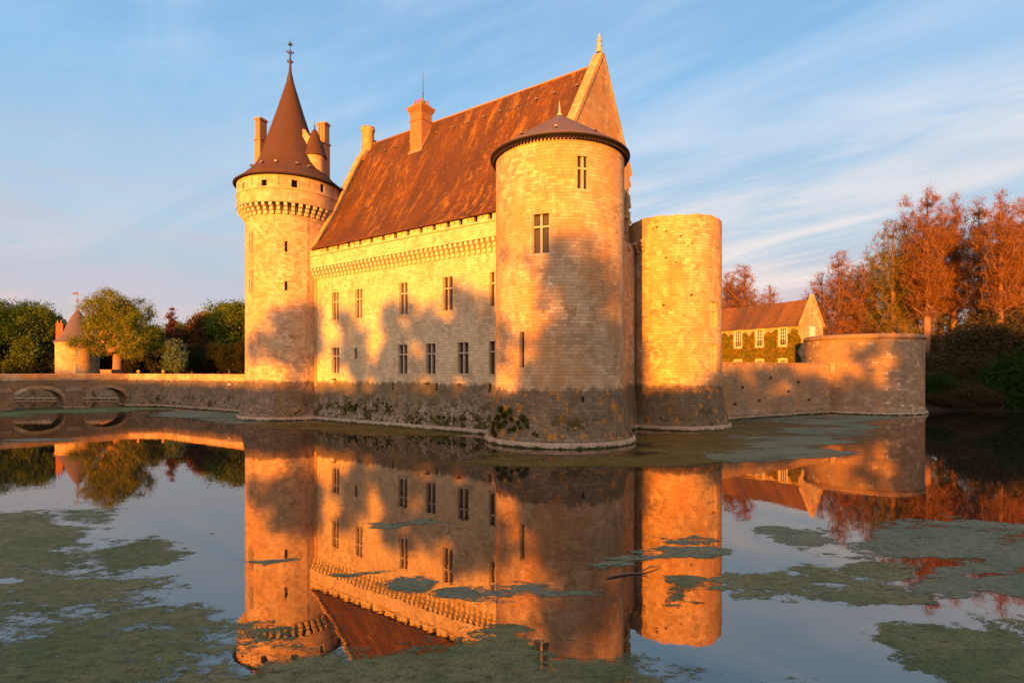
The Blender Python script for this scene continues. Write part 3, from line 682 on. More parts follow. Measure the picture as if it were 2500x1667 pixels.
# ---- the ruined, roofless tower at the right
R3 = 4.9
tC = empty('round_tower', (T3.x, T3.y, 0), label='roofless round stone tower standing right behind the near tower, its open top level', cat='tower')
w5 = cyl_rect(T3, R3, *z5(1755, 410), *z5(1812, 598)); w6 = cyl_rect(T3, R3, *z5(1755, 724), *z5(1812, 930))
rr3 = random.Random(3)
jag = {}
def m3(u, z, d):
    a = u/R3; r = batter(R3, z, 4.6, 0.85)+(0.2 if z <= 0.4005 else 0)-d
    if z > 21.4: z += -0.05+0.06*math.sin(a*5+1)+0.035*math.sin(a*17)+0.03*math.sin(a*41)
    return (r*math.cos(a), r*math.sin(a), z)
mb = MB()
wall_grid(mb, m3, seg(0.5*PI*R3, 2.5*PI*R3, R3*D2R(3.6)), [-1.2, 0.4, 0.401]+seg(0.9, 4.6, 0.6)+seg(4.6, 20.6, 2.5)+[21.6],
          [(h[0]*R3, h[1]*R3, h[2], h[3]) for h in (w5, w6)])
n = 100
cap = []
for i in range(n+1):
    a = 2*PI*i/n; x, y, z = m3(a*R3, 21.6, 0); cap.append((x, y, z)); cap.append((x*(1-1.3/R3), y*(1-1.3/R3), z+0.08*math.sin(a*23))); cap.append((x*(1-1.3/R3), y*(1-1.3/R3), 12))
mb.add(cap, [(3*i, 3*i+3, 3*i+4, 3*i+1) for i in range(n)]+[(3*i+1, 3*i+4, 3*i+5, 3*i+2) for i in range(n)])
mb.build('tower_wall', M['ashlar_ruin'], tC)
cyl_window(tC, R3, w5, pane_mat='mullion', surround=True, depth=0.30); cyl_window(tC, R3, w6, pane_mat='mullion', surround=True, depth=0.30)
# broken corbels left where the curtain joined it
for xx, yy in ((1560, 606), (1573, 600)):
    a, zc = on_cyl(T3, R3, xx, yy); o = corbel_bm(0.34, (0.25, 0.5, 0.8), -0.55, 0.55).build('corbel', M['ashlar_ruin'], tC)
    o.location = (R3*math.cos(a), R3*math.sin(a), zc); o.rotation_euler = (0, 0, a)
# putlog holes
for xx, yy in ((1593, 560), (1604, 555), (1627, 565), (1662, 576), (1626, 629), (1690, 594), (1716, 711), (1620, 745), (1680, 600), (1650, 640), (1688, 720)):
    a, zc = on_cyl(T3, R3, xx, yy); s_ = rr3.uniform(0.06, 0.13)
    o = MB().box(-0.3, 0.012, -s_, s_, -s_*0.8, s_*0.8).build('putlog_hole', M['void'], tC)
    o.location = (R3*math.cos(a), R3*math.sin(a), zc); o.rotation_euler = (0, 0, a)

# ---- the low wide tower on the right
R4 = 7.5
tD = empty('round_tower', (T4.x, T4.y, 0), label='low wide round bastion with rounded coping at the right end of the curtain wall', cat='bastion')
w7 = cyl_rect(T4, R4, 2029.5, 884.6, 2040.7, 907.9)
mb = MB(); round_wall(mb, R4, 10.25, [w7], zb=1.3, out=0.28, ring=0.15); mb.build('tower_wall', M['wall_round'], tD)
cw = cyl_window(tD, R4, w7, cross=False, surround=False, frame_mat='paint', pane_mat='shutter', zb=1.3, out=0.28, depth=0.10)
a = (w7[0]+w7[1])/2; bw = 2*R4*math.sin((w7[1]-w7[0])/2); bh = w7[3]-w7[2]
F = Matrix(((-math.sin(a), -math.cos(a), 0, R4*math.cos(a)), (math.cos(a), -math.sin(a), 0, R4*math.sin(a)), (0, 0, 1, w7[2]), (0, 0, 0, 1)))
mb = MB()
for k in (1, 2): mb.box(-bw/2+bw*k/3-0.025, -bw/2+bw*k/3+0.025, 0.10, 0.14, 0, bh, F)
for k in (1, 2, 3, 4): mb.box(-bw/2, bw/2, 0.105, 0.135, bh*k/5-0.025, bh*k/5+0.025, F)
mb.build('glazing_bars', M['paint'], cw)
MB().lathe([(R4-0.05, 10.2), (R4+0.16, 10.28), (R4+0.20, 10.5), (R4+0.02, 10.78), (R4-0.3, 10.95), (R4-1.1, 11.0), (R4-1.2, 10.6)], 96).build('coping', M['bridge'], tD)
MB().lathe([(R4-1.0, 10.62), (0, 10.62)], 48).build('terrace', M['parapet'], tD)
a, _ = on_cyl(T4, R4, 1967, 850)
o = MB().lathe([(0.07, 6.6), (0.07, 10.3)], 8).build('drainpipe', M['iron'], tD); o.location = ((R4+0.1)*math.cos(a), (R4+0.1)*math.sin(a), 0)

# ================================================================== the great hall
hall = empty('great_hall', (T1.x, T1.y, 0), HALL_RZ, label='long stone hall under a steep tiled roof, between spired tower and near tower', cat='castle hall')
XL = -35.3
HW = []   # (rect, cross, trans)
for q in ((633, 668, 675, 838), (778, 648, 820, 825), (1050, 608, 1100, 802), (1318, 572, 1378, 778)):
    HW.append((hall_rect(*z2(q[0], q[1]), *z2(q[2], q[3])), True, 0.66))
for q in ((635, 1007, 678, 1165), (1043, 990, 1098, 1167), (1214, 983, 1272, 1168), (1410, 975, 1476, 1168)):
    HW.append((hall_rect(*z2(q[0], q[1]), *z2(q[2], q[3])), True, 0.66))
for q in ((1607, 540, 1664, 752), (1605, 967, 1669, 1170)):    # partly hidden by the near tower
    HW.append((hall_rect(*z2(q[0], q[1]), *z2(q[2], q[3])), True, 0.68))
HW.append((hall_rect(*z2(771, 1010), *z2(790, 1078)), False, 0))
HW.append((hall_rect(*z2(703, 1166), *z2(708, 1188)), False, 0))
LOWS = [hall_rect(*z2(1008, 1222), *z2(1018, 1268)), hall_rect(*z2(1275, 1227), *z2(1288, 1273)), hall_rect(*z2(1603, 1232), *z2(1617, 1285))]
def hf(u, z, d): return (u, -(0.78*((4.7-z)/4.7)**1.25 if z < 4.7 else 0)-(0.2 if z <= 0.4005 else 0)+d, z)
mb = MB()
wall_grid(mb, hf, seg(-37.5, 0, 3.0), [-1.2, 0.4, 0.401]+seg(0.9, 4.7, 0.6)+seg(4.7, 20.6, 2.6), [w[0] for w in HW]+LOWS, smooth=False)
mb.build('front_wall', M['ashlar_hall'], hall)
for r, cr_, tr in HW:
    cross_window(hall, ((r[0]+r[1])/2, 0, r[2]), (1, 0), (0, 1), r[1]-r[0], r[3]-r[2], cross=cr_, trans=tr, surround=cr_)
for r in LOWS:
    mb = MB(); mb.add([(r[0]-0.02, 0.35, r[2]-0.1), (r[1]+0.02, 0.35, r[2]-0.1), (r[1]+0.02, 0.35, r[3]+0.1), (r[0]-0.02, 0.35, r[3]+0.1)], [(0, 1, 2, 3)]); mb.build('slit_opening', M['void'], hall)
# stone spouts over the batter
for q in ((655, 1203), (1228, 1228), (1425, 1235)):
    x, z = on_hall(*z2(*q)); mb = MB(); mb.prism([(0.1, 0.14), (-0.55, 0.02), (-0.6, 0.12), (-0.55, 0.2), (0.1, 0.30)], -0.16, 0.16, 'x'); mb.build('water_spout', M['bridge'], hall, (x, 0, z-0.15))
# machicolation: stepped corbels carrying the parapet
cs = None
mcx = [-35.0+0.67*i for i in range(47)]
for x in mcx:
    if cs is None:
        cbm = corbel_bm(0.34, (0.22, 0.42, 0.62), 17.05, 18.33); cs = cbm.build('corbel', M['trim_plain'], hall); o = cs
    else:
        o = cs.copy(); C.objects.link(o); o.parent = hall
    o.location = (x, 0, 0); o.rotation_euler = (0, 0, -PI/2)
crn = []
k = 0
x = -34.6
bl = [on_hall(*z2(xx, 300))[0] for xx in (575, 642, 708, 775, 845, 915, 988, 1063, 1142, 1222, 1303, 1390, 1468, 1560, 1650)]
cross_at = []
for a_, b_ in zip(bl, bl[1:]):
    crn.append((b_-0.50, b_-0.02, 20.0, 20.66)); m_ = (a_+b_-0.5)/2; cross_at.append(m_)
PY = -0.64
def pf(u, z, d): return (u, PY+d, z)
mb = MB()
wall_grid(mb, pf, seg(-37.0, -3, 2.0), seg(18.35, 20.72, 1.0), crn, inset=0.3, smooth=False)
mb.add([(-37, PY, 18.35), (-3, PY, 18.35), (-3, PY+0.3, 18.35), (-37, PY+0.3, 18.35), (-37, PY+0.3, 20.72), (-3, PY+0.3, 20.72)], [(3, 2, 1, 0)])
mb.prism([(PY+0.02, 19.74), (PY-0.13, 19.80), (PY-0.13, 19.93), (PY+0.02, 19.98)], -37, -3, 'x')
mb.build('parapet', M['ashlar_hall'], hall)
for m_ in cross_at:
    mb = MB(); mb.box(m_-0.025, m_+0.025, PY-0.012, PY+0.05, 20.10, 20.55); mb.box(m_-0.10, m_+0.10, PY-0.011, PY+0.05, 20.31, 20.36); mb.build('arrow_slit', M['void'], hall)
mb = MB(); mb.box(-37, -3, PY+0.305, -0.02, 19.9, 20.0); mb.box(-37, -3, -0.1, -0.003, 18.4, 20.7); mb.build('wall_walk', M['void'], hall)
# the roof
RIDGE = 8.4; ZR = 36.3
near = [(-0.98, 20.62), (0.2, 21.78), (1.3, 23.12), (2.6, 25.25), (RIDGE, ZR)]
far = [(14.2, 25.25), (15.5, 23.1), (17.6, 20.8)]
X0, X1 = XL+0.55, -0.98
prof = near+far
nx = 30
mb = MB(); vs = []; uvv = []
d = [0]
for p, q in zip(prof, prof[1:]): d.append(d[-1]+math.dist(p, q))
rs = random.Random(11)
for i in range(nx+1):
    x = X0+(X1-X0)*i/nx
    for k, (y, z) in enumerate(prof):
        s = 0.05*math.sin(x*0.7+k)+0.03*math.sin(x*1.9) if k in (2, 3) else 0
        vs.append((x, y, z+s + (0.05*math.sin(x*0.5) if k == 4 else 0)))
m_ = len(prof); fs = []; uvs = []
for i in range(nx):
    xa = X0+(X1-X0)*i/nx; xb = X0+(X1-X0)*(i+1)/nx
    for k in range(m_-1):
        fs.append((i*m_+k, (i+1)*m_+k, (i+1)*m_+k+1, i*m_+k+1)); uvs.append([(xa, d[k]), (xb, d[k]), (xb, d[k+1]), (xa, d[k+1])])
mb.add(vs, fs, uvs, False)
mb.add([(X0, -0.98, 20.62), (X1, -0.98, 20.62), (X1, -0.98, 20.50), (X0, -0.98, 20.50), (X1, 0.3, 20.9), (X0, 0.3, 20.9)], [(0, 3, 2, 1), (3, 5, 4, 2)])
hr = mb.build('roof', M['roof'], hall)
mb = MB(); mb.lathe([(0.0, 0), (0.11, 0.0), (0.11, X1-X0), (0.0, X1-X0)], 12); o = mb.build('ridge_cap', M['lead_ridge'], hr); o.location = (X0, RIDGE, ZR-0.02); o.rotation_euler = (0, PI/2, 0)
# rows of little roof vents and the snow-hook streaks
rs = random.Random(8)
vsrc = MB().box(-0.10, 0.10, -0.24, 0.05, 0.02, 0.20).build('roof_vent', M['lead'], hr)
for i in range(14):
    o = vsrc if i == 0 else vsrc.copy()
    if i: C.objects.link(o); o.parent = hr
    y = 7.2; x = -33+2.35*i+rs.uniform(-0.2, 0.2); o.location = (x, y, ZR-(RIDGE-y)*1.905+0.02)
# gable walls
def gable(x0, x1, peak, nbase, fbase, lowz, fz, name):
    mb = MB(); poly = [(nbase[0], lowz), nbase, (RIDGE, peak), fbase, (fbase[0], fz)]
    mb.prism(poly, x0, x1, 'x'); return mb.build(name, M['gable'], hall)
GX0, GX1 = -0.97, -0.15
gb = gable(GX0, GX1, 37.0, (0.55, 24.5), (14.6, 27.2), 3.0, 26.2, 'gable_wall')
# stone coping on the gable and its finial
def coping(x0, x1, a, b, th, name, par):
    ay, az = a; by, bz = b; L_ = math.hypot(by-ay, bz-az); ny, nz = -(bz-az)/L_, (by-ay)/L_
    if nz < 0: ny, nz = -ny, -nz
    mb = MB(); mb.prism([(ay, az), (by, bz), (by+ny*th, bz+nz*th), (ay+ny*th, az+nz*th)], x0, x1, 'x'); return mb.build(name, M['gable'], par)
coping(GX0-0.12, GX1+0.07, (0.9, 25.1), (RIDGE+0.12, 37.02), 0.38, 'coping', gb)
coping(GX0-0.12, GX1+0.071, (14.9, 26.8), (RIDGE-0.12, 37.04), 0.38, 'coping', gb)
mb = MB().lathe([(0.28, 0), (0.30, 0.35), (0.20, 0.5), (0.32, 0.62), (0.18, 0.75), (0.15, 1.05), (0.30, 1.2), (0.14, 1.35), (0.17, 1.6), (0.07, 1.8), (0.0, 1.95)], 12)
mb.build('finial', M['mullion'], gb, (-0.55, RIDGE, 37.35))
# jagged broken masonry below the far shoulder of the gable
def ruin_edge():
    rq = random.Random(4); mb = MB(); z = 9.0; 
    while z < 26.0:
        h = rq.uniform(0.30, 0.5); y = 14.55+rq.uniform(0.0, 0.65)+(0.35 if z < 20 else 0)
        mb.box(GX0+0.02+rq.uniform(0, .1), GX1-0.01-rq.uniform(0, .1), 14.2, y, z, z+h-0.01); z += h
    mb.box(GX1-0.05, GX1+0.12, 6, 14.5, 22.1, 22.3)
    return mb.build('broken_masonry', M['gable'], hall)
ruin_edge()
# end wall below the gable, one metre proud, with a ruined head
mb = MB()
def ef(u, z, d): return (0.9+(0.8*((4.6-z)/4.6)**1.25 if z < 4.6 else 0)+(0.2 if z <= 0.4005 else 0)-d, u, z)
wall_grid(mb, ef, seg(2.0, 13.5, 2.0), [-1.2, 0.4, 0.401]+seg(0.9, 4.6, 0.6)+seg(4.6, 19.0, 2.6), [], smooth=False)
mb.add([(0.9, 2, 19.0), (0.9, 13.5, 19.0), (-0.5, 13.5, 19.0), (-0.5, 2, 19.0)], [(0, 1, 2, 3)])
rq = random.Random(9)
for i in range(34):
    y = rq.uniform(4.5, 13.2); s_ = rq.uniform(0.18, 0.42); x = rq.uniform(0.2, 1.15); z = rq.uniform(18.2, 19.7)
    mb.box(x-s_, x+s_, y-s_, y+s_*1.2, z-s_*0.7, z+s_*0.7)
mb.build('end_wall', M['ashlar_ruin'], hall)
gl = MB(); gl.prism([(-0.1, 20.9), (0.9, 23.0), (2.45, 25.75), (RIDGE-0.1, 37.1), (RIDGE+0.9, 37.1), (16.8, 21.4), (16.8, 4), (-0.1, 4)], XL-0.3, XL+0.56, 'x')
gl = gl.build('gable_wall', M['gable'], hall)
coping(XL-0.36, XL+0.70, (2.45, 25.75), (6.9, 34.25), 0.22, 'coping', gl)
coping(XL-0.35, XL+0.69, (-0.6, 20.65), (2.45, 25.75), 0.18, 'coping', gl)
mb = MB(); mb.prism([(6.6, 33.7), (6.9, 34.4), (7.5, 35.2), (7.55, 36.2), (8.4, 36.8), (8.4, 33.7)], XL-0.35, XL+0.68, 'x'); mb.build('coping', M['gable'], gl)
# round chimney with a notched crown on the left gable
ch = MB(); ch.lathe([(0.80, 35.2), (0.80, 38.0), (0.92, 38.1), (0.92, 38.3), (0.84, 38.4), (0.6, 38.4), (0.6, 37.6)], 28)
for k in range(14):
    a = 2*PI*k/14; F = Matrix(((math.cos(a), -math.sin(a), 0, 0), (math.sin(a), math.cos(a), 0, 0), (0, 0, 1, 0), (0, 0, 0, 1)))
    ch.box(0.62, 0.86, -0.10, 0.10, 38.4, 38.62, F)
ch.build('chimney', M['gable'], gl, (XL+0.15, RIDGE-0.2, 0))
# the big brick chimney on the front slope
cxr, cyr = -23.2, 6.37
bc = MB(); X_, Y_ = (-25.16, -23.2), (6.37, 8.15)
bc.box(X_[0], X_[1], Y_[0], Y_[1], 30.5, 37.0)
bc.box(X_[0]-0.08, X_[1]+0.08, Y_[0]-0.08, Y_[1]+0.08, 36.05, 36.2)
for k, e_ in enumerate((0.05, 0.13, 0.22, 0.30)):
    bc.box(X_[0]-e_, X_[1]+e_, Y_[0]-e_, Y_[1]+e_, 37.0+0.2*k, 37.2+0.2*k)
bc.box(X_[0]+0.05, X_[1]-0.05, Y_[0]+0.05, Y_[1]-0.05, 37.8, 38.15)
bco = bc.build('chimney', M['brick'], hr)
pot = None
for i in range(4):
    for j in range(2):
        if pot is None: pot = MB().lathe([(0.13, 0), (0.11, 0.55), (0.14, 0.62), (0.09, 0.62), (0.09, 0.3)], 12).build('chimney_pot', M['brick_red'], bco); o = pot
        else: o = pot.copy(); C.objects.link(o); o.parent = bco
        o.location = (X_[0]+0.35+i*0.42, Y_[0]+0.5+j*0.8, 38.13)
mb = MB().lathe([(0.07, 0), (0.06, 1.6), (0.10, 1.7), (0.035, 1.8), (0.02, 4.2), (0.0, 4.3)], 8)
mb.box(-0.5, 0.5, -0.02, 0.02, 0.55, 0.6); mb.box(-0.5, -0.44, -0.03, 0.03, 0.5, 0.75)
mb.build('lightning_rod', M['iron'], bco, ((X_[0]+X_[1])/2+0.1, 7.5, 38.1))
mb = MB(); mb.prism([(Y_[0]-0.25, 32.10), (Y_[0]-0.02, 32.55), (Y_[0]-0.02, 32.3)], X_[0]-0.15, X_[1]+0.15, 'x')
mb.prism([(Y_[0]-0.1, 32.3), (Y_[1]+0.1, 35.7), (Y_[1]+0.1, 35.95), (Y_[0]-0.1, 32.6)], X_[1]-0.01, X_[1]+0.12, 'x'); mb.build('flashing', M['lead_ridge'], bco)
# pier with slits where hall and spired tower meet
mb = MB()
def bf(u, z, d): return (u, -1.15-(0.78*((4.7-z)/4.7)**1.25 if z < 4.7 else 0)-(0.2 if z <= 0.4005 else 0)+d, z)
sl_h = [(-35.85, -35.72, z_, z_+1.0) for z_ in (5.2, 7.6, 10.2, 12.8, 15.4, 18.6, 21.6)]
wall_grid(mb, bf, [-37.2, -35.2], [-1.2, 0.4, 0.401]+seg(0.9, 4.7, 0.6)+seg(4.7, 24.2, 2.6), sl_h, smooth=False)
mb.add([bf(-35.2, z_, 0) for z_ in (-1.2, 4.7, 24.2)]+[(-35.2, 0.5, 24.2), (-35.2, 0.5, 4.7), (-35.2, 0.5, -1.2)], [(0, 5, 4, 1), (1, 4, 3, 2)])
mb.add([bf(-37.2, 24.2, 0), bf(-35.2, 24.2, 0), (-35.2, 0.5, 25.4), (-37.2, 0.5, 25.4), (-35.2, 0.5, 24.2)], [(0, 1, 2, 3), (1, 4, 2)])
mb.build('corner_pier', M['ashlar'], hall)
# rear wall so the range is a closed building
mb = MB(); mb.box(XL, -0.2, 16.2, 16.8, 4.5, 21.2); mb.box(XL+0.6, -1.0, 0.6, 16.15, 20.2, 20.4); mb.build('rear_wall', M['gable'], hall)

# ================================================================== curtain wall, courtyard house with ivy
def ext_poly(mb, pts, prof):
    """pts on plan, prof = (outward offset, z); outward is to the right of travel"""
    P_ = [Vector(p) for p in pts]; N_ = []
    for i in range(len(P_)):
        ns = []
        for a, b in ((i-1, i), (i, i+1)):
            if 0 <= a and b < len(P_):
                dd = (P_[b]-P_[a]).normalized(); ns.append(Vector((dd.y, -dd.x)))
        v = sum(ns, Vector((0, 0))); v = v/len(ns); v = v/v.length_squared if v.length_squared > 0.2 else v; N_.append(v)
    dist = [0]
    for a, b in zip(P_, P_[1:]): dist.append(dist[-1]+(b-a).length)
    m = len(prof); dz = [0]
    for a, b in zip(prof, prof[1:]): dz.append(dz[-1]+math.dist(a, b))
    vs = [(p.x+n.x*o, p.y+n.y*o, z) for p, n in zip(P_, N_) for o, z in prof]
    fs = []; uvs = []
    for i in range(len(P_)-1):
        for k in range(m-1):
            fs.append((i*m+k, (i+1)*m+k, (i+1)*m+k+1, i*m+k+1)); uvs.append([(dist[i], dz[k]), (dist[i+1], dz[k]), (dist[i+1], dz[k+1]), (dist[i], dz[k+1])])
    mb.add(vs, fs, uvs)
    mb.add([vs[k] for k in range(m)], [tuple(range(m))]); mb.add([vs[(len(P_)-1)*m+k] for k in range(m)], [tuple(range(m))[::-1]])
mb = MB(); ext_poly(mb, [(21.0, 65.2), (25.1, 67.7), (34.8, 73.8), (45.6, 80.4)], [(0.33, -1.0), (0.33, 0.42), (0.12, 0.45), (0.0, 1.2), (0.0, 6.78), (0.06, 6.8), (0.06, 6.95), (-0.9, 6.98), (-0.9, 4.0)])
cwall = mb.build('curtain_wall', M['wall_low']); tag(cwall, 'low weathered curtain wall running from the roofless tower to the low bastion', 'wall')
mb = MB()
for (x, y) in ((28.2, 3.9), (33.0, 5.0), (36.2, 3.2), (31.0, 2.2), (40.2, 2.0), (38.1, 4.4), (27.0, 1.9)):
    f_ = (x-25.1)/(45.6-25.1); px_ = Vector((x, 67.7+f_*12.7)); mb.box(px_.x-0.12, px_.x+0.12, px_.y-0.22, px_.y+0.2, y-0.12, y+0.14)
mb.build('putlog_hole', M['void'], cwall)

HO = Vector((48.6, 95.0)); HX = Vector((0.8525, 0.5227)); HY = Vector((-0.5227, 0.8525)); HRZ = math.atan2(HX.y, HX.x)
house = empty('courtyard_house', (HO.x, HO.y, 5.0), HRZ, label='two storey courtyard house with tiled roof and pointed end gable behind the curtain wall', cat='house')
def on_house(x, y):
    r = ray(x); s = (HO.x-HO.y*r)/(-HY.x+HY.y*r); Y = HO.y+HY.y*s; return s, EYE-(y-905)/FOC*Y-5.0
def on_gab(x, y):
    r = ray(x); s = (HO.y*r-HO.x)/(HX.x-HX.y*r); Y = HO.y+HX.y*s; return s, EYE-(y-905)/FOC*Y-5.0
wr = []
for q in ((1795.6, 809, 1809.3, 846), (1848, 805.5, 1862, 844), (1904.4, 801.5, 1918.9, 842)):
    a, zt = on_house(q[0], q[1]); b, _ = on_house(q[2], q[1]); _, zb = on_house((q[0]+q[2])/2, q[3]); wr.append((b, a, zb, zt))
    wr.append((b, a, 0.9, 2.75))
for s0 in (wr[0][0]+14, wr[0][0]+7.5): wr.append((s0, s0+wr[0][1]-wr[0][0], wr[0][2], wr[0][3]))
HL = 46.0; HWD = 5.9; HE = 8.55
mb = MB()
def hof(u, z, d): return (d, -u, z)
wall_grid(mb, lambda u, z, d: (d, u, z), [0, 10, 20, 30, HL], [-0.5, 3, HE], wr, inset=0.18, smooth=False)
gw = on_gab(1976.5, 0)[0], on_gab(1989.3, 0)[0]; gz = on_gab(1983, 818)[1], on_gab(1983, 797)[1]
mb.prism([(0, -0.5), (HWD, -0.5), (HWD, HE+0.05), (HWD/2, HE+4.75), (0.003, HE+0.05)], -0.002, 0.42, 'y')
mb.prism([(0.004, 4), (HWD, 4), (HWD, HE+0.05), (HWD/2, HE+4.0), (0.004, HE+0.05)], HL, HL+0.4, 'y')
mb.box(HWD-0.3, HWD-0.003, 0.43, HL, -0.5, HE)
mb.build('wall', M['parapet'], house)
pr = [(-0.32, HE-0.12), (0.3, HE+0.55), (HWD/2, HE+4.55), (HWD-0.3, HE+0.55), (HWD+0.3, HE-0.12)]
mb = MB(); dd = [0]
for p, q in zip(pr, pr[1:]): dd.append(dd[-1]+math.dist(p, q))
ys = seg(0.43, HL, 2.0)
vs = [(p[0], y, p[1]+(0.05*math.sin(y*0.8) if k == 2 else 0)) for y in ys for k, p in enumerate(pr)]; m_ = len(pr)
mb.add(vs, [(i*m_+k, i*m_+k+1, (i+1)*m_+k+1, (i+1)*m_+k) for i in range(len(ys)-1) for k in range(m_-1)],
       [[(ys[i], dd[k]), (ys[i], dd[k+1]), (ys[i+1], dd[k+1]), (ys[i+1], dd[k])] for i in range(len(ys)-1) for k in range(m_-1)])
mb.build('roof', M['roof_small'], house)
mb = MB(); mb.prism([(-0.4, HE-0.1), (HWD/2, HE+4.9), (HWD+0.4, HE-0.1), (HWD+0.4, HE+0.30), (HWD/2, HE+5.35), (-0.4, HE+0.30)], -0.10, 0.5, 'y'); mb.build('coping', M['gable'], house)
for (a, b, z0, z1) in wr:
    mb = MB(); w_ = b-a; h_ = z1-z0
    for k in range(4): mb.box(0.10, 0.15, a+w_*k/3-0.045, a+w_*k/3+0.045, z0, z1)
    nb = 6 if h_ > 2 else 5
    for k in range(nb): mb.box(0.105, 0.145, a, b, z0+h_*k/(nb-1)-0.035, z0+h_*k/(nb-1)+0.035)
    fr = mb.build('window', M['paint'], house)
    mb = MB(); mb.add([(0.16, a, z0), (0.16, b, z0), (0.16, b, z1), (0.16, a, z1)], [(3, 2, 1, 0)]); mb.build('pane', M['glass'], fr)
    mb = MB(); mb.box(-0.05, 0.06, a-0.28, a-0.003, z0-0.2, z1+0.28); mb.box(-0.05, 0.06, b+0.003, b+0.28, z0-0.2, z1+0.28)
    mb.box(-0.055, 0.06, a-0.003, b+0.003, z1+0.003, z1+0.28); mb.box(-0.055, 0.06, a-0.003, b+0.003, z0-0.25, z0-0.003); mb.build('window_surround', M['trim_plain'], fr)
    if h_ > 2:
        mb = MB(); mb.box(-0.08, -0.05, a, b, z0+0.72, z0+0.77)
        for k in range(9): mb.box(-0.08, -0.055, a+w_*(k+0.5)/9-0.018, a+w_*(k+0.5)/9+0.018, z0+0.02, z0+0.72)
        mb.build('railing', M['iron'], fr)
mb = MB(); mb.box(gw[0], gw[1], -0.06, -0.003, gz[0]-0.6, gz[1]); mb.build('window', M['paint'], house)
HOUSE_WR = wr

# ================================================================== bridge, retaining wall, gatehouse on the left
BX = Vector((-0.653, -0.757)).normalized(); BRZ = math.atan2(BX.y, BX.x)
bridge = empty('stone_bridge', (-63.8, 94.7, 0), BRZ, label='old stone arch bridge over the moat at the left edge of the picture', cat='bridge')
ARC = [3.25, 11.65, 20.1, 28.5]; HA = 3.1
def zar(s):
    for c in ARC:
        if abs(s-c) < HA: return 1.05+2.15*math.sqrt(max(0, 1-((s-c)/HA)**2))
    return -1.2
ss_ = set([0.0, 40.0])
for c in ARC:
    for k in range(25): ss_.add(round(c-HA*math.cos(PI*k/24), 4))
ss_ = sorted(ss_); mb = MB(); BT = 4.72
for a, b in zip(ss_, ss_[1:]):
    m_ = (a+b)/2; inside = any(abs(m_-c) < HA for c in ARC)
    za, zb_ = (zar(a) if inside else -1.2), (zar(b) if inside else -1.2)
    if inside: za = max(za, 1.05); zb_ = max(zb_, 1.05)
    for y in (0.0, -5.0):
        v = [(a, y, za), (b, y, zb_), (b, y, BT), (a, y, BT)]
        mb.add(v, [(0, 1, 2, 3) if y < 0 else (3, 2, 1, 0)], [[(p[0], p[2]) for p in (v if y < 0 else v[::-1])]])
    if inside:
        mb.add([(a, 0, za), (b, 0, zb_), (b, -5, zb_), (a, -5, za)], [(0, 1, 2, 3)])
for c in ARC:
    for sx in (c-HA, c+HA): mb.add([(sx, 0, -1.2), (sx, -5, -1.2), (sx, -5, 1.05), (sx, 0, 1.05)], [(0, 1, 2, 3)])
mb.add([(0, 0, BT), (40, 0, BT), (40, -5, BT), (0, -5, BT)], [(0, 1, 2, 3)])
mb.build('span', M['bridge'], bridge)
for c in ARC:
    n = 22; mb = MB()
    for k in range(n):
        a0, a1 = PI*k/n+0.004, PI*(k+1)/n-0.004
        def pt(a, e): return (c-(HA+e)*math.cos(a), 1.05+(2.15+e)*math.sin(a))
        p = [pt(a0, -0.01), pt(a1, -0.01), pt(a1, 0.52), pt(a0, 0.52)]
        mb.prism(p, -0.3, 0.05, 'y')
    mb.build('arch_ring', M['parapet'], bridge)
for ya, yb in ((-0.35, 0.04), (-5.0, -4.65)):
    mb = MB(); mb.box(0.0, 40, ya, yb, BT-0.25, 5.25); mb.box(-0.02, 40, ya-0.04, yb+0.05, 5.25, 5.45); mb.build('parapet', M['parapet'], bridge)
for c0, c1 in zip(ARC, ARC[1:]):
    a, b = c0+HA+0.05, c1-HA-0.05; m_ = (a+b)/2
    mb = MB(); mb.prism([(a, 0.0), (b, 0.0), (b-0.0, 0.85), (a+0.0, 0.85)], -1.2, 2.75, 'z')
    mb.prism([(a-0.18, 0.0), (b+0.18, 0.0), (b+0.18, 1.1), (a-0.18, 1.1)], -1.2, 0.5, 'z')
    mb.add([(a-.08, 0, 2.75), (b+.08, 0, 2.75), (b+.08, 0.95, 2.75), (a-.08, 0.95, 2.75), (a+0.2, 0.06, 3.45), (b-0.2, 0.06, 3.45)], [(3, 2, 5, 4), (0, 3, 4), (2, 1, 5), (0, 1, 2, 3)])
    mb.build('pier', M['bridge'], bridge)

rw = MB(); RW = [(-63.9, 94.75), (-57.8, 94.7), (-38.8, 81.9), (-30.5, 76.2)]
ext_poly(rw, RW, [(0.95, -1.0), (0.95, 0.42), (0.75, 0.45), (0.08, 4.45), (-0.8, 4.46)])
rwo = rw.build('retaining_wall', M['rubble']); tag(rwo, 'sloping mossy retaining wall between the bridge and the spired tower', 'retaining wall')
mb = MB(); ext_poly(mb, RW, [(0.06, 4.40), (0.06, 5.22), (0.12, 5.24), (0.12, 5.40), (-0.4, 5.42), (-0.4, 4.4)]); mb.build('parapet', M['parapet'], rwo)
def ball(loc, r, label):
    o = MB().lathe([(0.16, 0), (0.16, 0.06), (0.07, 0.10), (r, r*0.95+0.05), (r*0.92, r*1.4+0.05), (r*0.5, r*1.9+0.05), (0, r*2+0.05)], 16).build('stone_ball', M['parapet'], None, loc)
    tag(o, label, 'stone ball', 'stone balls on the parapet')
ball((-57.9, 94.5, 5.41), 0.30, 'stone ball on the parapet at the corner of the retaining wall, right of the arches')
ball((-62.2, 94.75, 5.41), 0.30, 'stone ball on the parapet above the right end of the bridge, nearer the big tree')
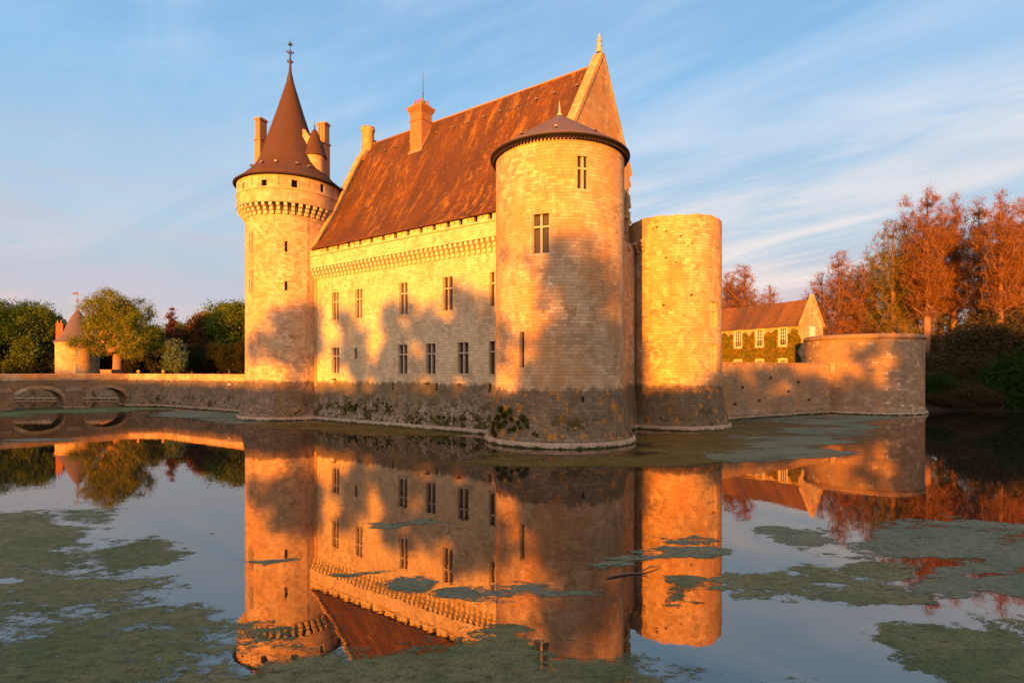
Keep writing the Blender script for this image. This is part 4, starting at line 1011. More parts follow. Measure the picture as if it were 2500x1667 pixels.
lamp = MB(); lamp.box(-0.2, 0.2, -0.3, 0.05, -0.12, 0.12); lamp.box(-0.05, 0.05, 0.05, 0.5, -0.03, 0.03)
lo = lamp.build('floodlight', M['paint'], None, (-41.0, 82.9, 3.95), -0.59); tag(lo, 'small white floodlight fixed to the top of the mossy retaining wall', 'floodlight')

G0 = Vector((-95.4, 125.0)); GR = 3.95
gate = empty('gatehouse', (G0.x, G0.y, 5.0), label='small pale stone gatehouse pavilion with conical roof left of the big tree', cat='gatehouse')
G0v = Vector((G0.x, G0.y, 0))
def gl_rect(x0, y0, x1, y1):
    a, b, c, d = cyl_rect(G0v, GR, x0, y0, x1, y1); return (a, b, c-5.0, d-5.0)
gws = [gl_rect(185.4, 851, 197.5, 871.5), gl_rect(185.4, 889.5, 197.5, 911)]
mb = MB()
wall_grid(mb, lambda u, z, d: ((GR-d)*math.cos(u/GR), (GR-d)*math.sin(u/GR), z), seg(0.5*PI*GR, 2.5*PI*GR, 0.4), [-0.5, 3, 7.0], [(h[0]*GR, h[1]*GR, h[2], h[3]) for h in gws], inset=0.15)
mb.lathe([(GR, 6.55), (GR+0.12, 6.65), (GR+0.12, 7.05), (GR-0.2, 7.05)], 48)
mb.build('wall', M['cyl_parapet'], gate)
for h in gws:
    a = (h[0]+h[1])/2; w_ = 2*GR*math.sin((h[1]-h[0])/2); hh = h[3]-h[2]
    F = Matrix(((-math.sin(a), -math.cos(a), 0, GR*math.cos(a)), (math.cos(a), -math.sin(a), 0, GR*math.sin(a)), (0, 0, 1, h[2]), (0, 0, 0, 1)))
    mb = MB()
    for k in range(5): mb.box(-w_/2+w_*k/4-0.035, -w_/2+w_*k/4+0.035, 0.04, 0.09, 0, hh, F)
    for k in range(6): mb.box(-w_/2, w_/2, 0.045, 0.085, hh*k/5-0.03, hh*k/5+0.03, F)
    fr = mb.build('window', M['paint'], gate)
    mb = MB(); mb.add([F @ Vector(p) for p in ((-w_/2, 0.12, 0), (w_/2, 0.12, 0), (w_/2, 0.12, hh), (-w_/2, 0.12, hh))], [(0, 1, 2, 3)]); mb.build('pane', M['glass'], fr)
grf = MB().lathe([(GR-0.1, 7.0), (GR+0.45, 7.05), (GR+0.40, 7.2), (3.35, 7.95), (2.6, 9.2), (2.0, 10.9), (1.2, 12.7), (0.3, 14.1), (0.0, 14.3)], 48).build('roof', M['roof_slate'], gate)
mb = MB().lathe([(0.25, 14.0), (0.12, 14.6), (0.2, 14.8), (0.06, 15.0), (0.045, 18.2), (0.0, 18.3)], 8)
mb.box(-0.9, 0.9, -0.03, 0.03, 16.3, 16.4); mb.box(-0.03, 0.03, -0.6, 0.6, 16.3, 16.4); mb.build('finial', M['bark_red'], grf)
mb = MB(); mb.add([(0.05, 0, 17.7), (-0.7, 0, 17.75), (-1.15, 0, 17.6), (-1.1, 0, 17.95), (-0.75, 0, 18.1), (0.05, 0, 18.15)], [(0, 1, 2, 3, 4, 5)])
mb.add([(0.05, 0.04, 17.7), (-0.7, 0.04, 17.75), (-1.15, 0.04, 17.6), (-1.1, 0.04, 17.95), (-0.75, 0.04, 18.1), (0.05, 0.04, 18.15)], [(5, 4, 3, 2, 1, 0)]); mb.build('weather_vane', M['iron'], grf)
ch = MB(); ch.box(-0.62, 0.62, -0.6, 0.6, 6.2, 11.2); ch.box(-0.7, 0.7, -0.68, 0.68, 10.9, 11.1)
for dx in (-0.3, 0.3): ch.lathe([(0.16, 11.2), (0.13, 11.9), (0.0, 11.9)], 10, (dx, 0))
ch.build('chimney', M['brick_red'], gate, (-2.9, -1.4, 0), 0.6)

# ================================================================== trees
def tubes(P0, P1, R0, R1, sides):
    P0, P1 = np.asarray(P0), np.asarray(P1); d = P1-P0; L_ = np.linalg.norm(d, axis=1, keepdims=True); d = d/np.maximum(L_, 1e-6)
    up = np.where(np.abs(d[:, 2:3]) > 0.9, np.array([[1.0, 0, 0]]), np.array([[0, 0, 1.0]]))
    a = np.cross(d, up); a /= np.linalg.norm(a, axis=1, keepdims=True); b = np.cross(d, a)
    n = len(P0); ang = np.arange(sides)*2*PI/sides
    ca = np.cos(ang)[None, :, None]; sa = np.sin(ang)[None, :, None]
    ring = a[:, None, :]*ca+b[:, None, :]*sa
    v0 = P0[:, None, :]-d[:, None, :]*(np.asarray(R0)[:, None, None]*0.3)+ring*np.asarray(R0)[:, None, None]
    v1 = P1[:, None, :]+ring*np.asarray(R1)[:, None, None]
    V = np.concatenate([v0, v1], axis=1).reshape(-1, 3)
    base = (np.arange(n)*2*sides)[:, None]; k = np.arange(sides); k2 = (k+1) % sides
    Q = np.stack([base+k, base+k2, base+sides+k2, base+sides+k], axis=2).reshape(-1, 4)
    return V, Q
def leaf_quads(Cn, size, rng, flat=0.0, asp=0.6):
    n = len(Cn); d = rng.normal(size=(n, 3)); d[:, 2] *= (1-flat); d /= np.linalg.norm(d, axis=1, keepdims=True)
    e = rng.normal(size=(n, 3)); e -= d*np.sum(e*d, axis=1, keepdims=True); e /= np.linalg.norm(e, axis=1, keepdims=True)
    s = size*(0.6+0.8*rng.random((n, 1)))
    V = np.stack([Cn-d*s*0.5, Cn+e*s*asp*0.5, Cn+d*s*0.5, Cn-e*s*asp*0.5], axis=1).reshape(-1, 3)
    Q = np.arange(4*n).reshape(-1, 4); return V, Q
def skeleton(base, h0, attr, r_trunk, rng, step=0.9, leader=None, wander=0.12, rise=0.25, rmin=0.03, asc=0.0, sag=0.12, expo=0.46):
    """grow limbs from the trunk to every point of attr; returns tube arrays and the fine ends"""
    nodes = [np.array(base, float)]; par = [-1]
    top = leader if leader is not None else h0
    n = max(3, int(top/step)); off = np.zeros(2)
    for i in range(1, n+1):
        off = off+rng.normal(size=2)*wander*0.35
        nodes.append(np.array([base[0]+off[0], base[1]+off[1], base[2]+top*i/n])); par.append(len(nodes)-2)
    first = max(1, int(n*h0/top))-1
    attr = attr[np.argsort(np.linalg.norm(attr-nodes[first], axis=1))]
    ends = []
    for a in attr:
        N = np.array(nodes[first:]); dv = a-N; dist = np.linalg.norm(dv, axis=1)
        hd = np.hypot(dv[:, 0], dv[:, 1]); pen = dist+np.maximum(0, N[:, 2]-a[2]+asc*hd)*1.2+0.12*np.linalg.norm(N-nodes[first], axis=1)
        k = int(np.argmin(pen))+first; p = nodes[k].copy(); L_ = np.linalg.norm(a-p)
        m = max(1, int(L_/step)); q = k; side = rng.normal(size=3)*sag*L_; side[2] = -abs(side[2])*0.6+rise*0.3*L_*0
        for i in range(1, m+1):
            t = i/m; pt = p+(a-p)*t+side*math.sin(PI*t)+(rng.normal(size=3)*wander*0.5 if i < m else 0)
            nodes.append(pt); par.append(q); q = len(nodes)-1
        ends.append(q)
    cnt = np.zeros(len(nodes)); 
    for e_ in ends: cnt[e_] += 1
    for i in range(len(nodes)-1, 0, -1): cnt[par[i]] += cnt[i]
    cnt = np.maximum(cnt, 0.6); tot = cnt[0]; r = r_trunk*(cnt/tot)**expo
    N = np.array(nodes); z_ = np.clip(1-(N[:, 2]-base[2])/2.0, 0, 1)
    if expo > 0.7 and leader: kk = np.arange(n+1); r[kk] = np.maximum(r[kk], r_trunk*(1-0.85*kk/n))
    r = np.maximum(r, rmin)
    r0 = r*(1+0.5*z_**2)
    idx = np.arange(1, len(nodes)); pr_ = np.array(par[1:])
    fork = cnt[pr_] > cnt[idx]*1.6
    ra = np.where(fork, r0[idx]*1.15, r0[pr_])
    return N, idx, pr_, ra, r0[idx], ends
def sample_blobs(blobs, n, rng, shell=0.35):
    vol = np.array([b[3]*b[4]*b[5] for b in blobs]); pick = rng.choice(len(blobs), size=n, p=vol/vol.sum())
    d = rng.normal(size=(n, 3)); d /= np.linalg.norm(d, axis=1, keepdims=True); rr = (shell+(1-shell)*rng.random((n, 1)))**0.6
    B = np.array(blobs); return B[pick, :3]+d*rr*B[pick, 3:6]
def make_tree(name, label, cat, loc, blobs, h0, r_trunk, leaf, bark, seed, n_attr=260, per=60, lsize=0.3, lspread=0.7, leader=None,
              step=0.9, group=None, flat=0.0, rmin=0.03, asp=0.6, shell=0.35, sides=4, wander=0.12, along=0, drop=0.0, asc=0.0, sag=0.12, expo=0.46):
    rng = np.random.default_rng(seed); root = empty(name, loc, 0, label=label, cat=cat, group=group)
    at = sample_blobs(blobs, n_attr, rng, shell)
    N, idx, pr_, ra, rb, ends = skeleton((0, 0, -0.3), h0, at, r_trunk, rng, step, leader, wander, rmin=rmin, asc=asc, sag=sag, expo=expo)
    big = rb > r_trunk*0.28
    V, Q = tubes(N[pr_][big], N[idx][big], ra[big], rb[big], 8); sm = ~big
    if sm.any():
        V2, Q2 = tubes(N[pr_][sm], N[idx][sm], ra[sm], rb[sm], sides); Q = np.concatenate([Q, Q2+len(V)]); V = np.concatenate([V, V2])
    np_mesh('trunk', V, Q, M[bark], root, smooth=True)
    ce = N[ends]; w = np.exp(rng.normal(size=len(ce))*0.45); w = w/w.mean()
    rep_ = np.maximum(1, (per*w).astype(int)); c = np.repeat(ce, rep_, axis=0); sp = np.repeat(np.sqrt(w), rep_)[:, None]*lspread
    off = rng.normal(size=c.shape)*sp*0.55; off[:, 2] *= (1-flat); off[:, 2] -= drop*np.abs(rng.normal(size=len(c)))*lspread
    c = c+off
    if along:
        k = rng.integers(0, len(idx), along); k = k[rb[k] < r_trunk*0.35]
        t = rng.random((len(k), 1)); c2 = N[pr_][k]*(1-t)+N[idx][k]*t+rng.normal(size=(len(k), 3))*0.25; c = np.concatenate([c, c2])
    V, Q = leaf_quads(c, lsize, rng, 0.3, asp)
    np_mesh('crown', V, Q, M[leaf], root)
    return root
def dome(rng, H, R, zb, n=9, flatten=1.0):
    """lumpy crown: many overlapping lobes filling a dome from zb to H"""
    B = [(0, 0, zb+(H-zb)*0.5, R*0.7, R*0.7, (H-zb)*0.42)]
    for i in range(n):
        a = rng.random()*2*PI; t = rng.random(); z = zb+(H-zb)*(0.05+0.79*t); rr = R*0.66*math.sqrt(max(0.1, 1-(t*1.05)**2.2))
        s = R*(0.30+0.16*rng.random()); B.append((rr*math.cos(a), rr*math.sin(a), z, s, s, s*0.8*flatten))
    return B
def ground_at(px, Y): return (px-1250)/FOC*Y
ZG = 5.0
# ---- the great pollarded tree in front of the gatehouse park
r_ = np.random.default_rng(2)
xb = ground_at(288, 121)
bl_ = []
for (px, py, rx, rz) in ((245, 765, 30, 34), (285, 740, 38, 34), (325, 760, 34, 34), (350, 790, 22, 30), (225, 805, 30, 30), (265, 800, 42, 42), (320, 815, 40, 36), (350, 835, 26, 26),
                         (205, 835, 28, 20), (240, 845, 34, 20), (300, 850, 40, 18), (345, 862, 30, 14), (368, 815, 14, 22), (375, 850, 18, 20), (285, 780, 55, 50)):
    s_ = 121/FOC; bl_.append((ground_at(px, 121)-xb, r_.uniform(-3.5, 3.5), EYE-(py-905)*s_-ZG, rx*s_*0.98, max(rx, rz)*s_, rz*s_*1.05))
make_tree('pollarded_tree', 'big spreading olive green tree with a thick knobbly trunk right of the gatehouse', 'tree', (xb, 121, ZG), bl_, 5.5, 1.0, 'leaf_olive', 'bark_red', 21,
          n_attr=1100, per=62, lsize=0.25, lspread=0.85, rmin=0.045, sides=3, step=0.8, along=6000)
pl = MB(); pl.box(-1.15, 1.15, -1.15, 1.15, -0.2, 1.0); pl.box(-1.25, 1.25, -1.25, 1.25, 1.0, 1.15)
tag(pl.build('planter', M['brick_pale'], None, (xb-0.3, 118.9, ZG)), 'square low masonry block at the foot of the big olive green tree', 'pedestal')
# ---- the park wood on the left
protos = []
specs = [('park_tree', 16.5, 6.0, 'leaf_green', 'bark_dark', 31, 11), ('park_tree', 14.0, 5.2, 'leaf_mid', 'bark_dark', 32, 10), ('park_tree', 12.0, 5.0, 'leaf_dark', 'bark_dark', 33, 8)]
def park(i, px, Y, H, label, first={}):
    nm, H0, R0, leaf, bark, sd, nb = specs[i]
    if i not in first:
        q = np.random.default_rng(sd); first[i] = make_tree(nm, label, 'tree', (0, 0, ZG), dome(q, H0, R0, 1.6, 13), 2.6, 0.42, leaf, bark, sd, n_attr=420, per=80, lsize=0.34, lspread=0.9, rmin=0.05, sides=3)
        o = first[i]
    else: o = copy_tree(first[i])
    o['label'] = label; o['category'] = 'tree'; o['group'] = 'trees of the park wood'
    s = H/H0; o.location = (ground_at(px, Y), Y, ZG); o.scale = (s*1.02, s*1.02, s); o.rotation_euler = (0, 0, (px*1.7+Y) % 6.28)
    return o
L0 = 'green broadleaf tree in the dense wood left of the gatehouse'
park(0, 12, 128, 17.0, 'big green tree at the very left edge behind the bridge')
park(0, 60, 140, 18.5, 'tall rounded green tree left of the gatehouse, highest of that clump')
park(1, 92, 131, 16.5, 'green tree directly left of the gatehouse chimney, in front of its clump')
park(0, 122, 150, 16.0, L0); park(2, 35, 150, 18.0, L0); park(2, 95, 155, 18.0, L0); park(0, 78, 165, 21.5, L0); park(1, -30, 135, 17.0, L0); park(0, -20, 160, 21.0, L0); park(2, 140, 140, 12.0, L0)
park(2, 250, 150, 10.5, 'dark tree in the gap between gatehouse and thick trunk')
park(1, 375, 140, 13.0, 'yellowish tree just right of the big olive tree, lower than it')
LM = 'dark undergrowth tree of the wood between the big tree and the castle'
for px, Y, H, i in ((330, 150, 10, 2), (360, 160, 12, 2), (400, 150, 10, 2), (445, 165, 13, 2), (475, 150, 9.5, 2), (520, 160, 12, 2), (550, 148, 11, 2), (585, 155, 13, 2), (300, 165, 12, 2), (610, 150, 12, 2),
                    (350, 128, 6.5, 2), (395, 127, 7.0, 2), (470, 128, 7.0, 2), (520, 130, 7.5, 2), (560, 128, 7.0, 2), (600, 128, 8, 2)):
    park(i, px, Y, H, LM)
for px, Y, H, i in ((-90, 140, 18, 0), (-160, 150, 19, 1), (-240, 138, 17, 0), (-320, 150, 19, 0), (670, 150, 18, 1), (720, 156, 17, 0), (790, 160, 18, 2)):
    park(i, px, Y, H, 'green tree of the park wood standing outside the view or hidden by the castle')
park(1, 440, 150, 14.5, 'warm lit tree just behind the pale flowering tree')
o = park(1, 497, 148, 16.5, 'reddish brown rounded tree halfway between big tree and castle'); 
for c in o.children:
    if c.name.startswith('crown'): c.data = c.data.copy(); c.data.materials[0] = M['leaf_brown']
park(1, 540, 152, 20.0, 'tall lit green tree two places left of the spired tower')
park(1, 580, 146, 19.5, 'tall lit green tree touching the left edge of the spired tower')
park(1, 620, 150, 19.0, 'lit green tree mostly hidden behind the spired tower')
q = np.random.default_rng(41)
make_tree('flowering_tree', 'pale grey green rounded tree in front of the dark wood', 'tree', (ground_at(430, 122), 122, ZG), [(0, 0, 3.9, 2.1, 2.1, 3.2), (-0.5, 0, 6.0, 1.5, 1.5, 1.4), (0.7, -0.5, 2.6, 1.9, 1.8, 1.7), (-0.9, 0.3, 3.0, 1.7, 1.7, 1.8)],
          1.2, 0.2, 'leaf_pale', 'bark_dark', 41, n_attr=170, per=90, lsize=0.28, lspread=0.6, sides=3)
# conifer
cb = [(0, 0, 5.0+1.0*k, 3.5*(1-k/13.2)*(1 if k % 2 else 0.75), 3.5*(1-k/13.2)*(1 if k % 2 else 0.75), 0.6) for k in range(13)]
make_tree('conifer', 'small dark purplish conifer rising above the wood right of the big tree', 'tree', (ground_at(420, 142), 142, ZG), cb, 4.5, 0.3, 'leaf_purple', 'bark_dark', 43, n_attr=230, per=55, lsize=0.34, lspread=0.6, leader=17.6, sides=3, flat=0.5)

low_ = {}
def understory(px, Y, H, R, first={}):
    lb = 'low dark undergrowth closing the gaps at the foot of the park wood'
    if not first:
        q = np.random.default_rng(91); first[0] = make_tree('undergrowth_shrub', lb, 'shrub', (0, 0, ZG), dome(q, 4.0, 3.0, 0.2, 10), 0.5, 0.12, 'leaf_dark', 'bark_dark', 91, n_attr=150, per=80, lsize=0.36, lspread=0.7, sides=3); o = first[0]
    else: o = copy_tree(first[0])
    o['group'] = 'undergrowth of the park wood'; o.location = (ground_at(px, Y), Y, ZG); o.scale = (R/3, R/3, H/4.0); o.rotation_euler = (0, 0, (px*1.3) % 6.28)
for k, px in enumerate(range(-40, 640, 24)): understory(px, 136+7*math.sin(k*1.9), 5.0+1.2*math.sin(k*2.7), 4.2)
for k, px in enumerate(range(-40, 640, 40)): understory(px+9, 168+5*math.sin(k*1.3), 7.5, 6.5)
# ---- the tall bald cypresses on the right
def cyp_blobs(q, H, R, zb, n=12):
    B = []
    for i in range(n):
        t = (i+0.5)/n; z = zb+(H-zb)*t; rad = R*(0.62+0.42*math.sin(PI*min(1, t*1.05+0.1)))*(1.0 if t < 0.82 else 1-(t-0.82)*2.6)
        a = q.random()*2*PI; o_ = rad*0.16; B.append((o_*math.cos(a), o_*math.sin(a), z, rad*(0.85+0.3*q.random()), rad*(0.85+0.3*q.random()), (H-zb)/n*0.8))
    for i in range(8):
        t = 0.25+0.65*q.random(); a = q.random()*2*PI; rad = R*0.95; B.append((rad*math.cos(a), rad*math.sin(a), zb+(H-zb)*t, 1.3, 1.3, 1.5))
    return B
cspec = [(36, 4.0, 12.0, 'leaf_orange', 51), (35, 3.7, 13.0, 'leaf_orange', 52), (30, 5.0, 6.0, 'leaf_rust', 53)]
def cypress(i, px, Y, H, label, leaf=None, first={}, rot=None, wide=1.0):
    H0, R0, zb, lf, sd = cspec[i]
    if i not in first:
        q = np.random.default_rng(sd)
        first[i] = make_tree('bald_cypress', label, 'tree', (0, 0, 0), cyp_blobs(q, H0, R0, zb), 6.0, 0.62, lf, 'bark_red', sd, n_attr=1050, per=25, lsize=0.23, lspread=0.85, leader=H0*0.95, asc=0.75, sag=0.04, expo=0.80,
                             rmin=0.045, sides=3, asp=0.33, step=1.15, along=24000, flat=0.35, wander=0.07, shell=0.0)
        o = first[i]
    else: o = copy_tree(first[i])
    if leaf:
        for c in o.children:
            if c.name.startswith('crown'): c.data = c.data.copy(); c.data.materials[0] = M[leaf]
    o['label'] = label; o['category'] = 'tree'; o['group'] = 'bald cypresses on the right bank'
    s = H/H0; o.location = (ground_at(px, Y), Y, 4.6); o.scale = (s*wide, s*wide, s); o.rotation_euler = (0, 0, rot if rot is not None else (px*0.9) % 6.28)
    return o
def Hp(py, Y): return EYE-(py-905)/FOC*Y-4.6
cypress(0, 2262, 112, Hp(462, 112), 'tallest orange cypress, leftmost of the high group on the right bank')
cypress(1, 2330, 120, Hp(478, 120), 'orange cypress second from the left in the high group on the right bank')
cypress(0, 2392, 114, Hp(485, 114), 'orange cypress in the middle of the high group on the right bank')
cypress(1, 2442, 105, Hp(470, 105), 'tall open crowned cypress near the right edge with a gap of sky to its left')
cypress(0, 2500, 110, Hp(480, 110), 'orange cypress cut by the right edge of the picture')
cypress(1, 2570, 112, Hp(500, 112), 'orange cypress just beyond the right edge of the picture')
cypress(2, 2180, 118, Hp(540, 118), 'rust and green cypress behind the low bastion, left of the high group', wide=1.15)
cypress(2, 2238, 126, Hp(560, 126), 'rust coloured cypress half hidden behind the tallest one', wide=1.15)
cypress(2, 2130, 130, Hp(640, 130), 'shorter brownish tree behind the middle of the low bastion', leaf='leaf_brown', wide=1.3)
cypress(2, 2048, 122, Hp(617, 122), 'broad orange tree right behind the pointed end gable of the courtyard house', wide=1.35, rot=1.0, leaf='leaf_orange')
cypress(2, 2006, 136, Hp(668, 136), 'lower tree partly hidden by the end gable of the courtyard house', wide=1.2, rot=2.4, leaf='leaf_orange')
cypress(2, 1818, 150, Hp(650, 150), 'broad orange tree rising behind the courtyard roof next to the roofless tower', wide=1.55, rot=4.0, leaf='leaf_orange')
cypress(2, 1775, 158, Hp(668, 158), 'orange tree behind the courtyard roof, half hidden by the roofless tower', wide=1.3, rot=0.4, leaf='leaf_orange')
cypress(2, 1880, 152, Hp(700, 152), 'small orange tree standing alone over the middle of the courtyard roof', wide=1.1, rot=5.0, leaf='leaf_orange')
cypress(1, 2296, 130, Hp(500, 130), 'slim cypress seen between the two leftmost high cypresses')
cypress(0, 2210, 121, Hp(520, 121), 'orange cypress stepping down on the left side of the high group', wide=0.9, rot=4.4)
cypress(1, 2470, 124, Hp(520, 124), 'slim cypress behind the gap of sky near the right edge', rot=3.3)
cypress(2, 2095, 128, Hp(650, 128), 'brownish tree between the gable tree and the low bastion coping', wide=1.2, rot=3.9)
cypress(2, 2420, 135, Hp(690, 135), 'lower rust tree filling in behind the high group', wide=1.4, rot=3.0)
cypress(2, 2320, 140, Hp(680, 140), 'lower rust tree behind the tallest cypresses', wide=1.4, rot=1.9)
# ---- undergrowth on the right bank
bproto = {}
def shrub(px, Y, z, H, R, leaf, label, seed, first={}):
    k = leaf
    if k not in first:
        q = np.random.default_rng(seed); first[k] = make_tree('shrub', label, 'shrub', (0, 0, 0), dome(q, 4.0, 2.6, 0.4, 10), 0.5, 0.12, leaf, 'bark_dark', seed, n_attr=230, per=60, lsize=0.26, lspread=1.05, sides=3, asp=0.4, shell=0.1, along=6000, wander=0.3, rmin=0.035); o = first[k]
    else: o = copy_tree(first[k])
    o['label'] = label; o['category'] = 'shrub'; o['group'] = 'undergrowth on the right bank'
    o.location = (ground_at(px, Y), Y, z); o.scale = (R/2.6, R/2.6, H/4.0); o.rotation_euler = (0, 0, (px*1.3) % 6.28); return o
shrub(2462, 85.5, 0.5, 6.5, 3.6, 'leaf_evergreen', 'dark green evergreen shrub hanging over the water at the right edge', 61)
shrub(2500, 84.5, 0.4, 7.0, 3.6, 'leaf_evergreen', 'dark green evergreen shrub cut by the right edge of the picture', 61)
shrub(2425, 86.5, 0.8, 4.0, 2.8, 'leaf_evergreen', 'lower green shrub just left of the evergreen at the water', 61)
shrub(2300, 88, 2.0, 3.0, 2.6, 'leaf_evergreen', 'low green shrub close to the low bastion on the dark bank', 61)
LS = 'dark bushy undergrowth beneath the cypresses on the right bank'
for px, Y, z, H, R in ((2290, 97, 4.2, 6.5, 4), (2345, 96, 4.0, 6.8, 4.5), (2400, 98, 4.2, 8.5, 4.8), (2450, 97, 4, 9.5, 5), (2500, 98, 4, 9.0, 5), (2320, 104, 4.6, 8.0, 5), (2375, 106, 4.6, 9.0, 5), (2430, 107, 4.6, 11, 5.5),
                       (2480, 106, 4.6, 12, 5.5), (2275, 108, 4.6, 6.5, 4.5), (2255, 118, 4.6, 7.0, 5), (2540, 100, 4.2, 10, 5), (2330, 90, 2.4, 2.6, 3), (2370, 89, 2.0, 2.4, 3), (2400, 92, 3.0, 4.0, 3.4), (2285, 85.5, 0.5, 3.0, 2.2), (2318, 85, 0.3, 2.6, 2.4), (2350, 85.5, 0.4, 3.4, 2.6), (2385, 85.2, 0.3, 3.0, 2.5), (2415, 85, 0.3, 2.8, 2.2), (2305, 94, 3.4, 5.0, 3.5), (2265, 92, 3.0, 4.0, 2.2)):
    shrub(px, Y, z, H*(0.6 if px < 2350 else 0.95), R, 'leaf_thicket', LS, 62)
for px, Y, H in ((1960, 150, 9), (2080, 150, 10), (2150, 150, 10), (2230, 150, 10), (2300, 155, 11), (2380, 150, 11), (2450, 155, 12), (2520, 150, 12)):
    shrub(px, Y, 4.6, H, 8, 'leaf_dark', 'dark shrubbery far behind the trunks of the cypresses', 62)
# bare twiggy branch rising from the water's edge
q = np.random.default_rng(70)
make_tree('bare_sapling', 'thin bare grey sapling at the waterline in front of the evergreen shrub', 'sapling', (ground_at(2441, 83.6), 83.6, 0.0), [(0.4, 0, 2.0, 0.9, 0.4, 0.8)], 0.6, 0.05, 'leaf_brown', 'bark', 70,
          n_attr=9, per=1, lsize=0.05, lspread=0.1, sides=4, rmin=0.02, step=0.35)

# ---- ivy on the courtyard house
def ivy():
    rng = np.random.default_rng(77); P_ = []
    n = 60000; s = rng.random(n)*42+0.3; z = rng.random(n)*8.3-0.2
    keep = np.ones(n, bool)
    for a, b, z0, z1 in HOUSE_WR:
        keep &= ~((s > a-0.42) & (s < b+0.42) & (z > z0-0.45) & (z < z1+0.40))
        keep &= ~((s > a-0.55) & (s < b+0.55) & (z > z1) & (z1 > 4))
    top = 7.75+0.3*np.sin(s*1.7)+0.25*np.sin(s*4.1+1)
    keep &= (z < top) & (s > 0.5+0.35*np.sin(z*1.9))
    s = s[keep]; z = z[keep]; x = -0.03-np.abs(rng.normal(size=len(s)))*0.13
    V, Q = leaf_quads(np.stack([x, s, z], axis=1), 0.26, rng, 0, 0.9)
    o = np_mesh('ivy', V, Q, M['leaf_ivy']); o.location = house.location; o.rotation_euler = house.rotation_euler
    tag(o, 'green and russet ivy covering the courtyard house front between its windows', 'ivy')
ivy()
# ---- moss cushions and a seedling on the foot of the near tower
def cushions(name, label, pts, leaf, base, seed, size=0.11, n=900):
    rng = np.random.default_rng(seed); P_ = []
    for x, y, z, r in pts:
        c = rng.normal(size=(int(n*r*r*4), 3))*np.array([r*0.5, r*0.5, r*0.45]); P_.append(c+np.array([x, y, z]))
    V, Q = leaf_quads(np.concatenate(P_), size, rng, 0, 0.8); o = np_mesh(name, V, Q, M[leaf]); o.location = base; tag(o, label, 'moss', 'moss cushions on the foot of the walls'); return o
def foot(c, R, px, py, zb, out):
    a, z = on_cyl(c, R+0.5, px, py); r = batter(R, z, zb, out); return (c.x+r*math.cos(a), c.y+r*math.sin(a), z)
pts = []
rq = random.Random(12)
for px, py, s in ((1218, 1000, .34), (1230, 1012, .36), (1214, 1022, .38), (1240, 1003, .26), (1206, 1037, .32), (1222, 1040, .34), (1209, 1052, .28), (1246, 1022, .22), (1233, 1030, .25), (1215, 1060, .24)):
    x, y, z = foot(T1, 5.5, px, py, 4.6, 0.82); pts.append((x, y, z, s))
cushions('moss_cushion', 'thick green moss cushion at the left foot of the near tower', pts, 'leaf_moss', (0, 0, 0), 81)
pts = []
for px, py, s in ((1272, 1020, .26), (1281, 1027, .26), (1264, 1032, .22), (1288, 1040, .22), (1256, 1046, .24), (1270, 1044, .18), (1246, 1050, .2), (1305, 1058, .16), (1312, 1064, .13)):
    x, y, z = foot(T1, 5.5, px, py, 4.6, 0.82); pts.append((x, y, z, s))
cushions('moss_cushion', 'smaller moss cushion to the right of the thick one on the near tower foot', pts, 'leaf_moss', (0, 0, 0), 82)
def wall_moss(px0, px1, py0, py1, n, label, seed):
    rq = random.Random(seed); pts = []
    for i in range(n):
        px = rq.uniform(px0, px1); py = rq.gauss((py0+py1)/2, (py1-py0)/4); t, z = on_hall(px, py, -0.4)
        z = min(max(z, 0.55), 2.8); off = -(0.78*((4.7-z)/4.7)**1.25)
        p = T1+UX*t+VX*off; pts.append((p.x, p.y, z, rq.uniform(0.05, 0.17)))
    cushions('moss_cushion', label, pts, 'leaf_moss', (0, 0, 0), seed, 0.10, 1300)
wall_moss(820, 960, 978, 1015, 46, 'dark moss cushions along the middle of the hall foot, under the left windows', 83)
wall_moss(1010, 1180, 1005, 1042, 34, 'scattered dark moss along the hall foot close to the near tower', 84)

